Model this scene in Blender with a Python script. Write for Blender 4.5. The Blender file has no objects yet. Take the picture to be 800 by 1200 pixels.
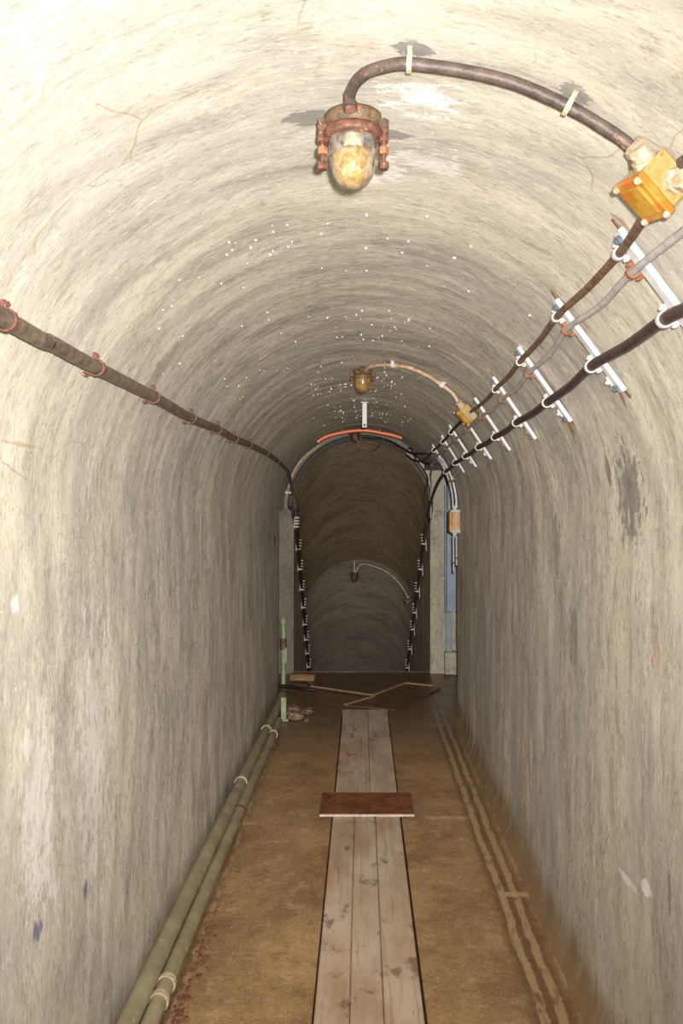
import bpy, math, random
from mathutils import Vector, noise
random.seed(7)
S = bpy.context.scene
COL = S.collection

# ------------------------------------------------------------------ camera, world, flash, exposure
F = 933.0                     # focal length in pixels of the 800x1200 frame
PX, PY = 424.0, 595.0         # where the tunnel axis meets the picture
EYE = 1.6
cam_data = bpy.data.cameras.new('camera')
cam_data.sensor_fit = 'VERTICAL'
cam_data.sensor_height = 36.0
cam_data.lens = F / 1200.0 * 36.0
cam_data.shift_x = -(PX - 400.0) / 1200.0
cam_data.shift_y = -(600.0 - PY) / 1200.0
cam_data.clip_start = 0.02
cam = bpy.data.objects.new('camera', cam_data)
cam.location = (0, 0, EYE)
cam.rotation_euler = (math.radians(90), 0, 0)
COL.objects.link(cam)
S.camera = cam

world = bpy.data.worlds.new('world')
S.world = world
world.use_nodes = True
world.node_tree.nodes['Background'].inputs[0].default_value = (0.02, 0.02, 0.02, 1)
world.node_tree.nodes['Background'].inputs[1].default_value = 0.3

# the photograph is lit by the flash of the camera, a little right of and above the lens
fl = bpy.data.lights.new('flash', 'SPOT')
fl.energy = 240.0
fl.color = (1.0, 0.962, 0.92)
fl.spot_size = math.radians(112)
fl.spot_blend = 1.0
fl.shadow_soft_size = 0.018
fl.use_nodes = True                      # gentle decay, as the camera's own tone curve shows it
fo = fl.node_tree.nodes.new('ShaderNodeLightFalloff')
fo.inputs['Strength'].default_value = 1.0
fm = fl.node_tree.nodes.new('ShaderNodeMix')
fm.inputs[0].default_value = 0.68
fl.node_tree.links.new(fo.outputs['Quadratic'], fm.inputs[2])
fl.node_tree.links.new(fo.outputs['Linear'], fm.inputs[3])
fl.node_tree.links.new(fm.outputs[0], fl.node_tree.nodes['Emission'].inputs['Strength'])
flash = bpy.data.objects.new('flash', fl)
flash.location = (0.05, 0.03, EYE + 0.055)
flash.rotation_euler = (math.radians(92.0), 0, math.radians(12.0))
COL.objects.link(flash)

S.view_settings.view_transform = 'Standard'
S.view_settings.look = 'None'
S.view_settings.exposure = 0.0
S.view_settings.gamma = 1.0
S.view_settings.use_curve_mapping = False

# ------------------------------------------------------------------ tunnel dimensions
HL, HR = -0.715, 0.725        # side walls
CX, CZ, R = 0.005, 1.585, 0.72
END_L, END_R, END_V = 6.79, 6.06, 6.80
CH = 0.80                     # half width / vault radius of the landing chamber
HEAD = 7.70                   # header wall with the arch over the stairs
SR = 0.66                     # stair shaft radius
STEP_Y = 7.78                 # top of the stairs
SLOPE, YAW = 0.735, -0.0175
UW = CZ                       # length of a side wall along the profile
UV_LEN = math.pi * R


def ray(px, py):
    return (px - PX) / F, (PY - py) / F


def at(px, py, Y):
    dx, dz = ray(px, py)
    return Vector((dx * Y, Y, EYE + dz * Y))


def surf(px, py, off=0.0):
    """point of the tunnel lining, moved off into the tunnel, seen at a pixel of the photo"""
    dx, dz = ray(px, py)
    if dx:
        Y = ((HR - off) if dx > 0 else (HL + off)) / dx
        if EYE + dz * Y <= CZ:
            return Vector((dx * Y, Y, EYE + dz * Y))
    a = dx * dx + dz * dz
    b = 2 * (-dx * CX + dz * (EYE - CZ))
    c = CX * CX + (EYE - CZ) ** 2 - (R - off) ** 2
    Y = (-b + math.sqrt(b * b - 4 * a * c)) / (2 * a)
    return Vector((dx * Y, Y, EYE + dz * Y))


def uv_of(p):
    if p.z <= CZ:
        u = p.z if p.x < 0 else 2 * UW + UV_LEN - p.z
    else:
        u = UW + R * (math.pi - math.atan2(p.z - CZ, p.x - CX))
    return u, p.y


def inward(p):
    """normal of the lining, pointing into the tunnel"""
    if p.z <= CZ:
        return Vector((1 if p.x < 0 else -1, 0, 0))
    return Vector((CX - p.x, 0, CZ - p.z)).normalized()


# ------------------------------------------------------------------ materials
class NT:
    def __init__(s, name):
        s.m = bpy.data.materials.new(name)
        s.m.use_nodes = True
        s.t = s.m.node_tree
        s.b = s.t.nodes['Principled BSDF']

    def n(s, typ, **kw):
        nd = s.t.nodes.new(typ)
        for k, v in kw.items():
            setattr(nd, k, v)
        return nd

    def put(s, sock, v):
        if hasattr(v, 'is_output'):
            s.t.links.new(v, sock)
        elif isinstance(v, (tuple, list)) and len(v) == 3 and sock.type == 'RGBA':
            sock.default_value = (*v, 1)
        else:
            sock.default_value = v

    def math(s, op, a, b=0.0, c=None, clamp=False):
        nd = s.n('ShaderNodeMath', operation=op, use_clamp=clamp)
        s.put(nd.inputs[0], a)
        s.put(nd.inputs[1], b)
        if c is not None:
            s.put(nd.inputs[2], c)
        return nd.outputs[0]

    def step(s, v, lo, hi, olo=0.0, ohi=1.0):
        nd = s.n('ShaderNodeMapRange', interpolation_type='SMOOTHSTEP')
        s.put(nd.inputs[0], v)
        for i, q in enumerate((lo, hi, olo, ohi)):
            s.put(nd.inputs[i + 1], q)
        return nd.outputs[0]

    def mix(s, f, a, b, mode='MIX'):
        nd = s.n('ShaderNodeMix', data_type='RGBA', blend_type=mode)
        s.put(nd.inputs[0], f)
        s.put(nd.inputs[6], a)
        s.put(nd.inputs[7], b)
        return nd.outputs[2]

    def scaled(s, vec, sc, off=(0, 0, 0)):
        nd = s.n('ShaderNodeMapping')
        s.put(nd.inputs[0], vec)
        nd.inputs['Scale'].default_value = sc
        nd.inputs['Location'].default_value = off
        return nd.outputs[0]

    def noise(s, vec, scale=1.0, detail=4.0, rough=0.55, dist=0.0):
        nd = s.n('ShaderNodeTexNoise')
        s.put(nd.inputs['Vector'], vec)
        nd.inputs['Scale'].default_value = scale
        nd.inputs['Detail'].default_value = detail
        nd.inputs['Roughness'].default_value = rough
        nd.inputs['Distortion'].default_value = dist
        return nd.outputs[0]

    def bump(s, h, strength, dist, normal=None):
        nd = s.n('ShaderNodeBump')
        s.put(nd.inputs['Strength'], strength)
        nd.inputs['Distance'].default_value = dist
        s.put(nd.inputs['Height'], h)
        if normal:
            s.put(nd.inputs['Normal'], normal)
        return nd.outputs[0]


def plaster(name, tint=(1, 1, 1), marks=(), blue=0.0, foot=0.0, dark=1.0, crack=1.0):
    t = NT(name)
    uvn = t.n('ShaderNodeUVMap')
    uv = uvn.outputs[0]
    sep = t.n('ShaderNodeSeparateXYZ')
    t.put(sep.inputs[0], uv)
    U, V = sep.outputs[0], sep.outputs[1]
    geo = t.n('ShaderNodeNewGeometry')
    gs = t.n('ShaderNodeSeparateXYZ')
    t.put(gs.inputs[0], geo.outputs['Position'])
    Z = gs.outputs[2]
    # a slow wobble so that the trowel strokes are not ruler straight
    wob = t.noise(t.scaled(uv, (1.6, 1.6, 1)), 1.0, 2.0)
    wv = t.n('ShaderNodeCombineXYZ')
    t.put(wv.inputs[0], U)
    t.put(wv.inputs[1], t.math('MULTIPLY_ADD', wob, 0.10, V))
    w = wv.outputs[0]
    T = lambda c: tuple(a * b for a, b in zip(c, tint))
    D_ = lambda k: t.step(V, 1.0, 3.4, 0.42 * k * dark, k * dark)
    big = t.noise(t.scaled(w, (1.0, 2.4, 1)), 1.0, 6.0, 0.65)
    patch = t.noise(t.scaled(uv, (2.6, 6.0, 1), (7, 2, 0)), 1.0, 8.0, 0.72)
    iso = t.noise(uv, 17.0, 9.0, 0.75)
    s1 = t.noise(t.scaled(w, (5.5, 17, 1), (3, 1, 0)), 1.0, 9.0, 0.74, 0.15)
    s2 = t.noise(t.scaled(w, (15, 50, 1), (1, 7, 0)), 1.0, 7.0, 0.74, 0.1)
    s3 = t.noise(t.scaled(w, (3.8, 22, 1), (9, 4, 0)), 1.0, 9.0, 0.74, 0.15)
    s4 = t.noise(t.scaled(w, (34, 120, 1), (2, 3, 0)), 1.0, 4.0, 0.7)
    fine = t.noise(uv, 170.0, 3.0, 0.6)
    c = t.mix(t.step(big, 0.35, 0.65), T((0.50, 0.468, 0.40)), T((0.66, 0.605, 0.495)))
    c = t.mix(t.step(patch, 0.50, 0.40, 0.0, D_(0.55)), c, T((0.335, 0.315, 0.27)))
    c = t.mix(t.step(s1, 0.45, 0.37, 0.0, D_(0.50)), c, T((0.235, 0.215, 0.18)))
    c = t.mix(t.step(s3, 0.545, 0.62, 0.0, t.step(V, 1.0, 3.0, 0.25, 0.60)), c, T((0.74, 0.72, 0.67)))
    c = t.mix(t.step(s2, 0.455, 0.40, 0.0, D_(0.42)), c, T((0.21, 0.188, 0.15)))
    c = t.mix(t.step(iso, 0.56, 0.64, 0.0, 0.32), c, T((0.80, 0.75, 0.63)))
    # thin wandering tool marks
    rg = t.math('ABSOLUTE', t.math('SUBTRACT', t.noise(t.scaled(w, (4.5, 17, 1), (6, 8, 0)), 1.0, 6.0, 0.66, 0.4), 0.5))
    c = t.mix(t.math('MULTIPLY', t.step(rg, 0.016, 0.004), t.step(patch, 0.58, 0.44, 0.0, D_(0.65))), c, T((0.15, 0.13, 0.10)))
    c = t.mix(t.step(s4, 0.43, 0.365, 0.0, D_(0.72)), c, T((0.14, 0.122, 0.095)))
    c = t.mix(t.step(s4, 0.575, 0.64, 0.0, D_(0.72)), c, T((0.86, 0.83, 0.76)))
    c = t.mix(t.step(fine, 0.38, 0.31, 0.0, D_(0.75)), c, T((0.12, 0.10, 0.08)))
    if blue:
        bn = t.noise(t.scaled(w, (0.7, 9, 1), (5, 5, 0)), 1.0, 4.0, 0.6)
        m = t.math('MULTIPLY', t.step(bn, 0.47, 0.62), t.step(Z, 1.55, 0.9))
        m = t.math('MULTIPLY', m, t.step(V, 1.7, 3.2))
        c = t.mix(t.math('MULTIPLY', m, blue), c, (0.40, 0.425, 0.46))
    # hairline cracks
    vor = t.n('ShaderNodeTexVoronoi', feature='DISTANCE_TO_EDGE')
    wn = t.n('ShaderNodeTexNoise')
    t.put(wn.inputs['Vector'], uv)
    wn.inputs['Scale'].default_value = 6.0
    add = t.n('ShaderNodeMix', data_type='VECTOR')
    add.inputs[0].default_value = 0.12
    t.put(add.inputs[4], uv)
    t.put(add.inputs[5], wn.outputs['Color'])
    t.put(vor.inputs['Vector'], add.outputs[1])
    vor.inputs['Scale'].default_value = 4.2
    cm = t.math('MULTIPLY', t.step(vor.outputs[0], 0.010, 0.0), t.math('MULTIPLY', t.step(t.noise(uv, 2.1, 2.0), 0.50, 0.62), t.step(V, 2.6, 1.5, 0.25, 1.0)))
    c = t.mix(t.math('MULTIPLY', cm, 0.55 * crack), c, (0.30, 0.185, 0.085))
    # flash sparkles of the wet plaster, painted as bright specks
    vs = t.n('ShaderNodeTexVoronoi', feature='F1')
    t.put(vs.inputs['Vector'], t.scaled(uv, (1, 1, 1)))
    vs.inputs['Scale'].default_value = 38.0
    sm = t.math('MULTIPLY', t.step(vs.outputs['Distance'], 0.13, 0.06), t.step(t.noise(uv, 3.5, 3.0), 0.52, 0.62))
    c = t.mix(t.math('MULTIPLY', sm, 0.75), c, (0.86, 0.84, 0.80))
    # stains, flakes and paint with a place of their own
    brk = t.noise(t.scaled(uv, (16, 34, 1)), 1.0, 8.0, 0.78)
    for (u0, v0, ru, rv, colr, st, rag) in marks:
        du = t.math('MULTIPLY', t.math('SUBTRACT', U, u0), 1.0 / ru)
        dv = t.math('MULTIPLY', t.math('SUBTRACT', V, v0), 1.0 / rv)
        d = t.math('SQRT', t.math('ADD', t.math('MULTIPLY', du, du), t.math('MULTIPLY', dv, dv)))
        d = t.math('MULTIPLY_ADD', t.math('SUBTRACT', brk, 0.5), rag * 2.3, d)
        c = t.mix(t.step(d, 1.0, 0.8, 0.0, st), c, colr)
    if foot:
        fz = t.math('MULTIPLY_ADD', t.math('SUBTRACT', t.noise(t.scaled(uv, (3, 9, 1)), 1.0, 4.0), 0.5), 0.22, Z)
        c = t.mix(t.step(fz, 0.20, 0.03, 0.0, foot), c, (0.26, 0.155, 0.07))
    t.put(t.b.inputs['Base Color'], c)
    t.put(t.b.inputs['Roughness'], t.step(s1, 0.3, 0.7, 0.42, 0.7))
    t.b.inputs['Specular IOR Level'].default_value = 0.35
    n1 = t.bump(s1, t.step(V, 1.0, 3.4, 0.12, 0.6), 0.010)
    n2 = t.bump(iso, t.step(V, 1.0, 3.4, 0.28, 0.5), 0.006, n1)
    n3 = t.bump(s4, t.step(V, 1.0, 3.4, 0.22, 0.5), 0.003, n2)
    t.put(t.b.inputs['Normal'], n3)
    return t.m


def rough_mat(name, a, b, scale=30.0, rough=0.6, metal=0.0, bump=0.3, c=None, c_lo=0.58, c_scale=None, spec=0.5, stretch=(1, 1, 1), dist=0.004):
    """mottled paint / rust / rubber: colours a and b by noise, flakes of c on top"""
    t = NT(name)
    tc = t.n('ShaderNodeNewGeometry').outputs['Position']
    v = t.scaled(tc, stretch)
    n1 = t.noise(v, scale, 5.0, 0.6)
    col = t.mix(t.step(n1, 0.36, 0.64), a, b)
    if c:
        n2 = t.noise(v, c_scale or scale * 1.7, 4.0, 0.65)
        col = t.mix(t.step(n2, c_lo, c_lo + 0.08), col, c)
    t.put(t.b.inputs['Base Color'], col)
    t.b.inputs['Roughness'].default_value = rough
    t.b.inputs['Metallic'].default_value = metal
    t.b.inputs['Specular IOR Level'].default_value = spec
    if bump:
        t.put(t.b.inputs['Normal'], t.bump(t.noise(v, scale * 2.0, 5.0), bump, dist))
    return t.m


def floor_material():
    t = NT('wet_brown_floor')
    pos = t.n('ShaderNodeNewGeometry').outputs['Position']
    sp = t.n('ShaderNodeSeparateXYZ')
    t.put(sp.inputs[0], pos)
    X, Y = sp.outputs[0], sp.outputs[1]
    n1 = t.noise(pos, 2.4, 6.0, 0.62)
    n2 = t.noise(pos, 26.0, 6.0, 0.7)
    n3 = t.noise(pos, 120.0, 3.0, 0.6)
    n4 = t.noise(pos, 9.0, 8.0, 0.75)
    c = t.mix(t.step(n1, 0.35, 0.65), (0.26, 0.150, 0.070), (0.40, 0.245, 0.115))
    c = t.mix(t.step(n2, 0.50, 0.72, 0, 0.45), c, (0.52, 0.35, 0.175))
    c = t.mix(t.step(n2, 0.44, 0.28, 0, 0.5), c, (0.16, 0.09, 0.042))
    c = t.mix(t.step(n4, 0.46, 0.38, 0, 0.45), c, (0.17, 0.092, 0.042))
    c = t.mix(t.step(n4, 0.55, 0.63, 0, 0.40), c, (0.54, 0.38, 0.21))
    c = t.mix(t.step(n3, 0.42, 0.34, 0, 0.6), c, (0.13, 0.075, 0.035))
    c = t.mix(t.step(n3, 0.60, 0.68, 0, 0.5), c, (0.60, 0.43, 0.25))
    # the damp end by the stairs is covered with dark silt
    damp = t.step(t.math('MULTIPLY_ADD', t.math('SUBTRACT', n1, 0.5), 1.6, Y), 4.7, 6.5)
    wob = t.math('MULTIPLY', t.math('SUBTRACT', t.noise(t.scaled(pos, (3, 2.2, 1)), 2.0, 7.0, 0.7), 0.5), 0.05)
    Xw = t.math('ADD', X, wob)
    brk = t.noise(t.scaled(pos, (22, 9, 1)), 1.0, 8.0, 0.75)

    def line(c, x0, w, col, st, lo=0.36):
        d = t.math('ABSOLUTE', t.math('SUBTRACT', Xw, x0))
        m = t.math('MULTIPLY', t.step(d, w, w * 0.55), t.step(brk, lo, lo + 0.16))
        return t.mix(t.math('MULTIPLY', m, st), c, col)
    pale = (0.55, 0.385, 0.205)
    brown = (0.13, 0.075, 0.035)
    c = line(c, 0.602, 0.085, brown, 0.65, 0.1)
    c = line(c, 0.575, 0.019, pale, 0.65, 0.33)
    c = line(c, 0.632, 0.019, pale, 0.62, 0.34)
    c = line(c, 0.688, 0.010, pale, 0.45, 0.45)
    c = line(c, -0.63, 0.06, brown, 0.65, 0.1)
    c = line(c, -0.597, 0.014, (0.52, 0.36, 0.18), 0.6, 0.4)
    for y0, x0, x1 in ((4.12, 0.34, 0.54), (3.30, 0.58, 0.75), (5.9, 0.5, 0.68), (4.05, -0.62, -0.54)):
        d = t.math('ABSOLUTE', t.math('SUBTRACT', t.math('ADD', Y, wob), y0))
        m = t.math('MULTIPLY', t.step(d, 0.03, 0.012), t.math('MULTIPLY', t.step(X, x0 - 0.03, x0 + 0.03), t.step(X, x1 + 0.03, x1 - 0.03)))
        c = t.mix(t.math('MULTIPLY', m, t.step(brk, 0.36, 0.5, 0, 0.7)), c, pale)
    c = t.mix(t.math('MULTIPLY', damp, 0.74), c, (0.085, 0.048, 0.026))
    t.put(t.b.inputs['Base Color'], c)
    t.put(t.b.inputs['Roughness'], t.math('SUBTRACT', t.step(n1, 0.3, 0.7, 0.5, 0.75), t.math('MULTIPLY', damp, 0.33)))
    t.b.inputs['Specular IOR Level'].default_value = 0.4
    b1 = t.bump(n2, 0.35, 0.008)
    t.put(t.b.inputs['Normal'], t.bump(n3, 0.5, 0.004, b1))
    return t.m


def wood_material():
    t = NT('worn_grey_boards')
    pos = t.n('ShaderNodeNewGeometry').outputs['Position']
    g = t.noise(t.scaled(pos, (60, 1.6, 10)), 1.0, 6.0, 0.6, 0.4)
    b = t.noise(t.scaled(pos, (5, 2.2, 1)), 1.0, 5.0, 0.6)
    k = t.noise(t.scaled(pos, (9, 6, 1), (4, 2, 0)), 1.0, 5.0, 0.65)
    o = t.noise(t.scaled(pos, (14, 1.3, 1), (1, 9, 0)), 1.0, 4.0, 0.6)
    c = t.mix(t.step(b, 0.35, 0.65), (0.40, 0.285, 0.195), (0.55, 0.435, 0.33))
    c = t.mix(t.step(g, 0.45, 0.30, 0, 0.5), c, (0.19, 0.12, 0.07))
    c = t.mix(t.step(o, 0.56, 0.72, 0, 0.6), c, (0.47, 0.22, 0.06))
    c = t.mix(t.step(k, 0.57, 0.66, 0, 0.72), c, (0.13, 0.085, 0.06))
    spk = t.noise(t.scaled(pos, (70, 25, 1)), 1.0, 4.0, 0.7)
    c = t.mix(t.step(spk, 0.40, 0.33, 0, 0.5), c, (0.16, 0.105, 0.07))
    t.put(t.b.inputs['Base Color'], c)
    t.b.inputs['Roughness'].default_value = 0.6
    t.b.inputs['Specular IOR Level'].default_value = 0.35
    t.put(t.b.inputs['Normal'], t.bump(g, 0.35, 0.003))
    return t.m


def glass_material(name, col, gloss):
    t = NT(name)
    t.t.nodes.remove(t.b)
    out = t.t.nodes['Material Output']
    tr = t.n('ShaderNodeBsdfTransparent')
    t.put(tr.inputs[0], col)
    gl = t.n('ShaderNodeBsdfGlossy')
    gl.inputs['Roughness'].default_value = 0.12
    df = t.n('ShaderNodeBsdfDiffuse')
    t.put(df.inputs[0], (0.75, 0.72, 0.62))
    pos = t.n('ShaderNodeNewGeometry').outputs['Position']
    m0 = t.n('ShaderNodeMixShader')
    t.put(m0.inputs[0], t.step(t.noise(pos, 45.0, 4.0), 0.42, 0.7, 0.05, 0.28))
    t.put(m0.inputs[1], tr.outputs[0])
    t.put(m0.inputs[2], df.outputs[0])
    lw = t.n('ShaderNodeLayerWeight')
    lw.inputs[0].default_value = 0.25
    m1 = t.n('ShaderNodeMixShader')
    t.put(m1.inputs[0], t.math('ADD', t.math('MULTIPLY', lw.outputs['Facing'], gloss), 0.06))
    t.put(m1.inputs[1], m0.outputs[0])
    t.put(m1.inputs[2], gl.outputs[0])
    t.put(out.inputs[0], m1.outputs[0])
    return t.m


def mk(px, py, ru, rv, colr, st=0.8, rag=1.6):
    u, v = uv_of(surf(px, py))
    return (u, v, ru, rv, colr, st, rag)


WHITE_M, DARK_M = (0.84, 0.83, 0.81), (0.17, 0.16, 0.155)
M = {}
M['wall_l'] = plaster('plaster_left', marks=[
    mk(110, 880, 0.30, 0.09, WHITE_M, 0.5, 5.0), mk(45, 950, 0.20, 0.07, WHITE_M, 0.5, 5.0),
    mk(18, 708, 0.02, 0.02, WHITE_M, 0.8), mk(190, 980, 0.16, 0.05, WHITE_M, 0.35, 2.4),
    mk(100, 1042, 0.022, 0.02, (0.10, 0.11, 0.27), 0.75, 2.2), mk(42, 1092, 0.025, 0.03, (0.10, 0.11, 0.27), 0.75, 2.2),
    mk(322, 634, 0.05, 0.09, (0.75, 0.09, 0.02), 0.95, 0.6), mk(95, 1120, 0.10, 0.04, DARK_M, 0.35, 2.4),
    mk(265, 925, 0.10, 0.12, (0.22, 0.23, 0.30), 0.6, 2.0), mk(222, 735, 0.18, 0.05, DARK_M, 0.35, 2.4)], foot=0.5)
M['vault'] = plaster('plaster_vault', marks=[
    mk(366, 140, 0.05, 0.03, DARK_M, 0.75), mk(455, 158, 0.05, 0.018, DARK_M, 0.7), mk(483, 57, 0.03, 0.02, DARK_M, 0.75),
    mk(672, 112, 0.04, 0.025, DARK_M, 0.65), mk(490, 115, 0.06, 0.045, WHITE_M, 0.75, 3.4),
    mk(440, 200, 0.05, 0.06, WHITE_M, 0.5, 3.2), mk(500, 190, 0.06, 0.05, WHITE_M, 0.5, 3.2),
    mk(737, 580, 0.115, 0.10, DARK_M, 0.75, 2.7), mk(711, 550, 0.045, 0.025, DARK_M, 0.7, 1.4),
    mk(726, 259, 0.022, 0.012, (0.30, 0.16, 0.08), 0.6), mk(650, 344, 0.022, 0.012, (0.30, 0.16, 0.08), 0.6),
    mk(728, 466, 0.03, 0.014, (0.30, 0.15, 0.07), 0.8, 0.5), mk(667, 499, 0.04, 0.02, (0.33, 0.16, 0.06), 0.85, 0.5),
    mk(20, 520, 0.004, 0.12, (0.40, 0.26, 0.13), 0.5, 2.4)])
M['wall_r'] = plaster('plaster_right', marks=[
    mk(737, 580, 0.115, 0.10, DARK_M, 0.75, 2.7), mk(711, 550, 0.045, 0.025, DARK_M, 0.7, 1.4), mk(755, 1040, 0.02, 0.05, WHITE_M, 0.95, 1.6),
    mk(733, 1030, 0.012, 0.08, WHITE_M, 0.7, 1.6), mk(785, 1045, 0.05, 0.012, DARK_M, 0.6, 1.4),
    mk(541, 690, 0.18, 0.06, (0.55, 0.10, 0.06), 0.75, 2.4), mk(768, 770, 0.04, 0.03, (0.62, 0.30, 0.22), 0.35, 3.0),
    mk(650, 640, 0.14, 0.06, DARK_M, 0.4, 2.4), mk(670, 745, 0.12, 0.06, DARK_M, 0.45, 2.4)], blue=0.6, foot=0.9)
M['chamber'] = plaster('plaster_landing', tint=(0.9, 0.9, 0.9), foot=0.4)
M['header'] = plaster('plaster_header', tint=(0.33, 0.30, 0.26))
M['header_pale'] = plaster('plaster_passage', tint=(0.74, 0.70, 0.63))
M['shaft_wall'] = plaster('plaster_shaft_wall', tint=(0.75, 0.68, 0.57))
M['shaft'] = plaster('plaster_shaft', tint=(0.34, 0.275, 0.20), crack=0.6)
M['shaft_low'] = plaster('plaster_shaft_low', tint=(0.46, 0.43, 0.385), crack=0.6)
M['floor'] = floor_material()
M['wood'] = wood_material()
M['rustplate'] = rough_mat('rusty_plate', (0.13, 0.042, 0.018), (0.24, 0.085, 0.035), 22, 0.55, 0.0, 0.5, (0.07, 0.03, 0.02), 0.6)
M['plate_edge_lit'] = rough_mat('lit_plate_edge', (0.50, 0.40, 0.33), (0.66, 0.58, 0.50), 60, 0.5, 0, 0.4, (0.2, 0.08, 0.04), 0.6)  # pale tone paints the light caught by the plate's front edge
M['darkplate'] = rough_mat('silted_steel_plate', (0.09, 0.052, 0.028), (0.15, 0.085, 0.045), 7, 0.42, 0.0, 0.35, (0.06, 0.035, 0.022), 0.58)
M['platerim'] = rough_mat('worn_angle_iron', (0.30, 0.165, 0.08), (0.40, 0.24, 0.13), 20, 0.55, 0, 0.3)
M['cable_brown'] = rough_mat('brown_cable', (0.062, 0.042, 0.034), (0.11, 0.078, 0.064), 40, 0.5, 0, 0.5, (0.30, 0.15, 0.07), 0.62)
M['cable_rust'] = rough_mat('rusty_brown_cable', (0.10, 0.055, 0.035), (0.20, 0.115, 0.07), 55, 0.55, 0, 0.6, (0.34, 0.17, 0.07), 0.57)
M['cable_left'] = rough_mat('dark_brown_armoured_cable', (0.10, 0.07, 0.05), (0.19, 0.14, 0.10), 35, 0.5, 0, 0.6, (0.62, 0.54, 0.36), 0.68, 28)
M['cable_dark'] = rough_mat('dark_purple_brown_cable', (0.045, 0.026, 0.024), (0.075, 0.045, 0.04), 40, 0.45, 0, 0.5, (0.14, 0.09, 0.07), 0.64)
M['cable_black'] = rough_mat('black_cable', (0.012, 0.010, 0.009), (0.03, 0.024, 0.02), 40, 0.5, 0, 0.3)
M['cable_grey'] = rough_mat('grey_cable', (0.36, 0.335, 0.33), (0.48, 0.45, 0.44), 30, 0.5, 0, 0.2, (0.22, 0.17, 0.14), 0.66)
M['cable_tan'] = rough_mat('tan_cable', (0.42, 0.27, 0.16), (0.60, 0.45, 0.32), 25, 0.55, 0, 0.3, (0.34, 0.14, 0.05), 0.58)
M['white'] = rough_mat('white_galvanised', (0.55, 0.54, 0.55), (0.68, 0.67, 0.68), 45, 0.45, 0, 0.4, (0.40, 0.34, 0.32), 0.66, 60)
M['whiteclip'] = rough_mat('white_clip', (0.52, 0.49, 0.45), (0.66, 0.64, 0.60), 60, 0.45, 0, 0.3, (0.55, 0.30, 0.10), 0.66)
M['bluebolt'] = rough_mat('blue_grey_bolt', (0.10, 0.14, 0.17), (0.17, 0.22, 0.26), 80, 0.4, 0.3, 0.2)
M['rust_orange'] = rough_mat('orange_rust', (0.22, 0.085, 0.035), (0.34, 0.15, 0.065), 70, 0.6, 0, 0.6, (0.70, 0.48, 0.32), 0.64)
M['rust_red'] = rough_mat('red_brown_rust', (0.085, 0.036, 0.024), (0.18, 0.072, 0.042), 80, 0.55, 0, 0.6, (0.50, 0.33, 0.25), 0.62)
M['castiron'] = rough_mat('rusty_cast_iron', (0.075, 0.06, 0.04), (0.17, 0.105, 0.05), 55, 0.5, 0, 0.6, (0.30, 0.115, 0.045), 0.58)
M['castdark'] = rough_mat('dark_cast_iron', (0.05, 0.03, 0.02), (0.11, 0.055, 0.03), 55, 0.5, 0, 0.5, (0.24, 0.10, 0.05), 0.6)
M['amber'] = rough_mat('amber_bakelite', (0.33, 0.145, 0.015), (0.46, 0.25, 0.04), 24, 0.38, 0, 0.4, (0.50, 0.13, 0.02), 0.57, 26)
M['amber_pale'] = rough_mat('pale_amber_casing', (0.36, 0.235, 0.065), (0.44, 0.33, 0.14), 40, 0.4, 0, 0.5, (0.42, 0.15, 0.04), 0.63)
M['gland'] = rough_mat('corroded_gland', (0.42, 0.32, 0.19), (0.54, 0.47, 0.37), 60, 0.5, 0, 0.7, (0.50, 0.26, 0.10), 0.58)
M['gold'] = rough_mat('amber_crust', (0.20, 0.105, 0.014), (0.42, 0.26, 0.045), 60, 0.35, 0, 0.9, (0.62, 0.46, 0.16), 0.60, 75)
M['brown_dome'] = rough_mat('brown_stained_glass', (0.19, 0.105, 0.03), (0.30, 0.18, 0.05), 30, 0.22, 0, 0.2, (0.38, 0.25, 0.08), 0.62)
M['glass'] = glass_material('clear_lamp_glass', (0.98, 0.97, 0.94), 0.5)
M['pipe'] = rough_mat('olive_painted_pipe', (0.235, 0.198, 0.118), (0.315, 0.27, 0.168), 9, 0.42, 0, 0.3, (0.33, 0.37, 0.23), 0.60, 16)
M['mint'] = rough_mat('mint_green_paint', (0.26, 0.31, 0.18), (0.36, 0.41, 0.26), 25, 0.45, 0, 0.3, (0.26, 0.15, 0.07), 0.62, 40)
M['orange'] = rough_mat('orange_plastic', (0.80, 0.17, 0.06), (0.90, 0.26, 0.12), 30, 0.4, 0, 0.1, (0.55, 0.22, 0.12), 0.66)
M['redcable'] = rough_mat('red_brown_flex', (0.26, 0.085, 0.04), (0.36, 0.13, 0.06), 40, 0.5, 0, 0.2)
M['blue'] = rough_mat('blue_grey_steel_paint', (0.20, 0.245, 0.31), (0.26, 0.31, 0.38), 7, 0.45, 0, 0.1, (0.34, 0.39, 0.45), 0.66, 60)
M['blue_shade'] = rough_mat('shaded_blue_steel_paint', (0.12, 0.155, 0.20), (0.15, 0.19, 0.25), 7, 0.45, 0, 0.1)  # the door's blue darkened, shade painted into its side edge
M['rubble'] = rough_mat('broken_concrete', (0.16, 0.095, 0.05), (0.30, 0.21, 0.14), 30, 0.7, 0, 0.8, (0.55, 0.48, 0.42), 0.62, 24)
M['timber'] = rough_mat('wet_timber', (0.20, 0.11, 0.04), (0.31, 0.195, 0.075), 14, 0.5, 0, 0.5, (0.15, 0.07, 0.03), 0.6, None, 0.5, (0.4, 3, 3))
M['flake'] = rough_mat('rust_flakes', (0.15, 0.055, 0.03), (0.26, 0.10, 0.055), 60, 0.7, 0, 0.5, (0.48, 0.24, 0.15), 0.62)
M['droplet_glint'] = rough_mat('water_beads', (0.85, 0.84, 0.80), (0.95, 0.94, 0.92), 30, 0.1, 0, 0.0)  # white colour stands in for flash glints on the drops
M['step'] = plaster('stair_concrete', tint=(0.5, 0.4, 0.3), crack=0.3)


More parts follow.
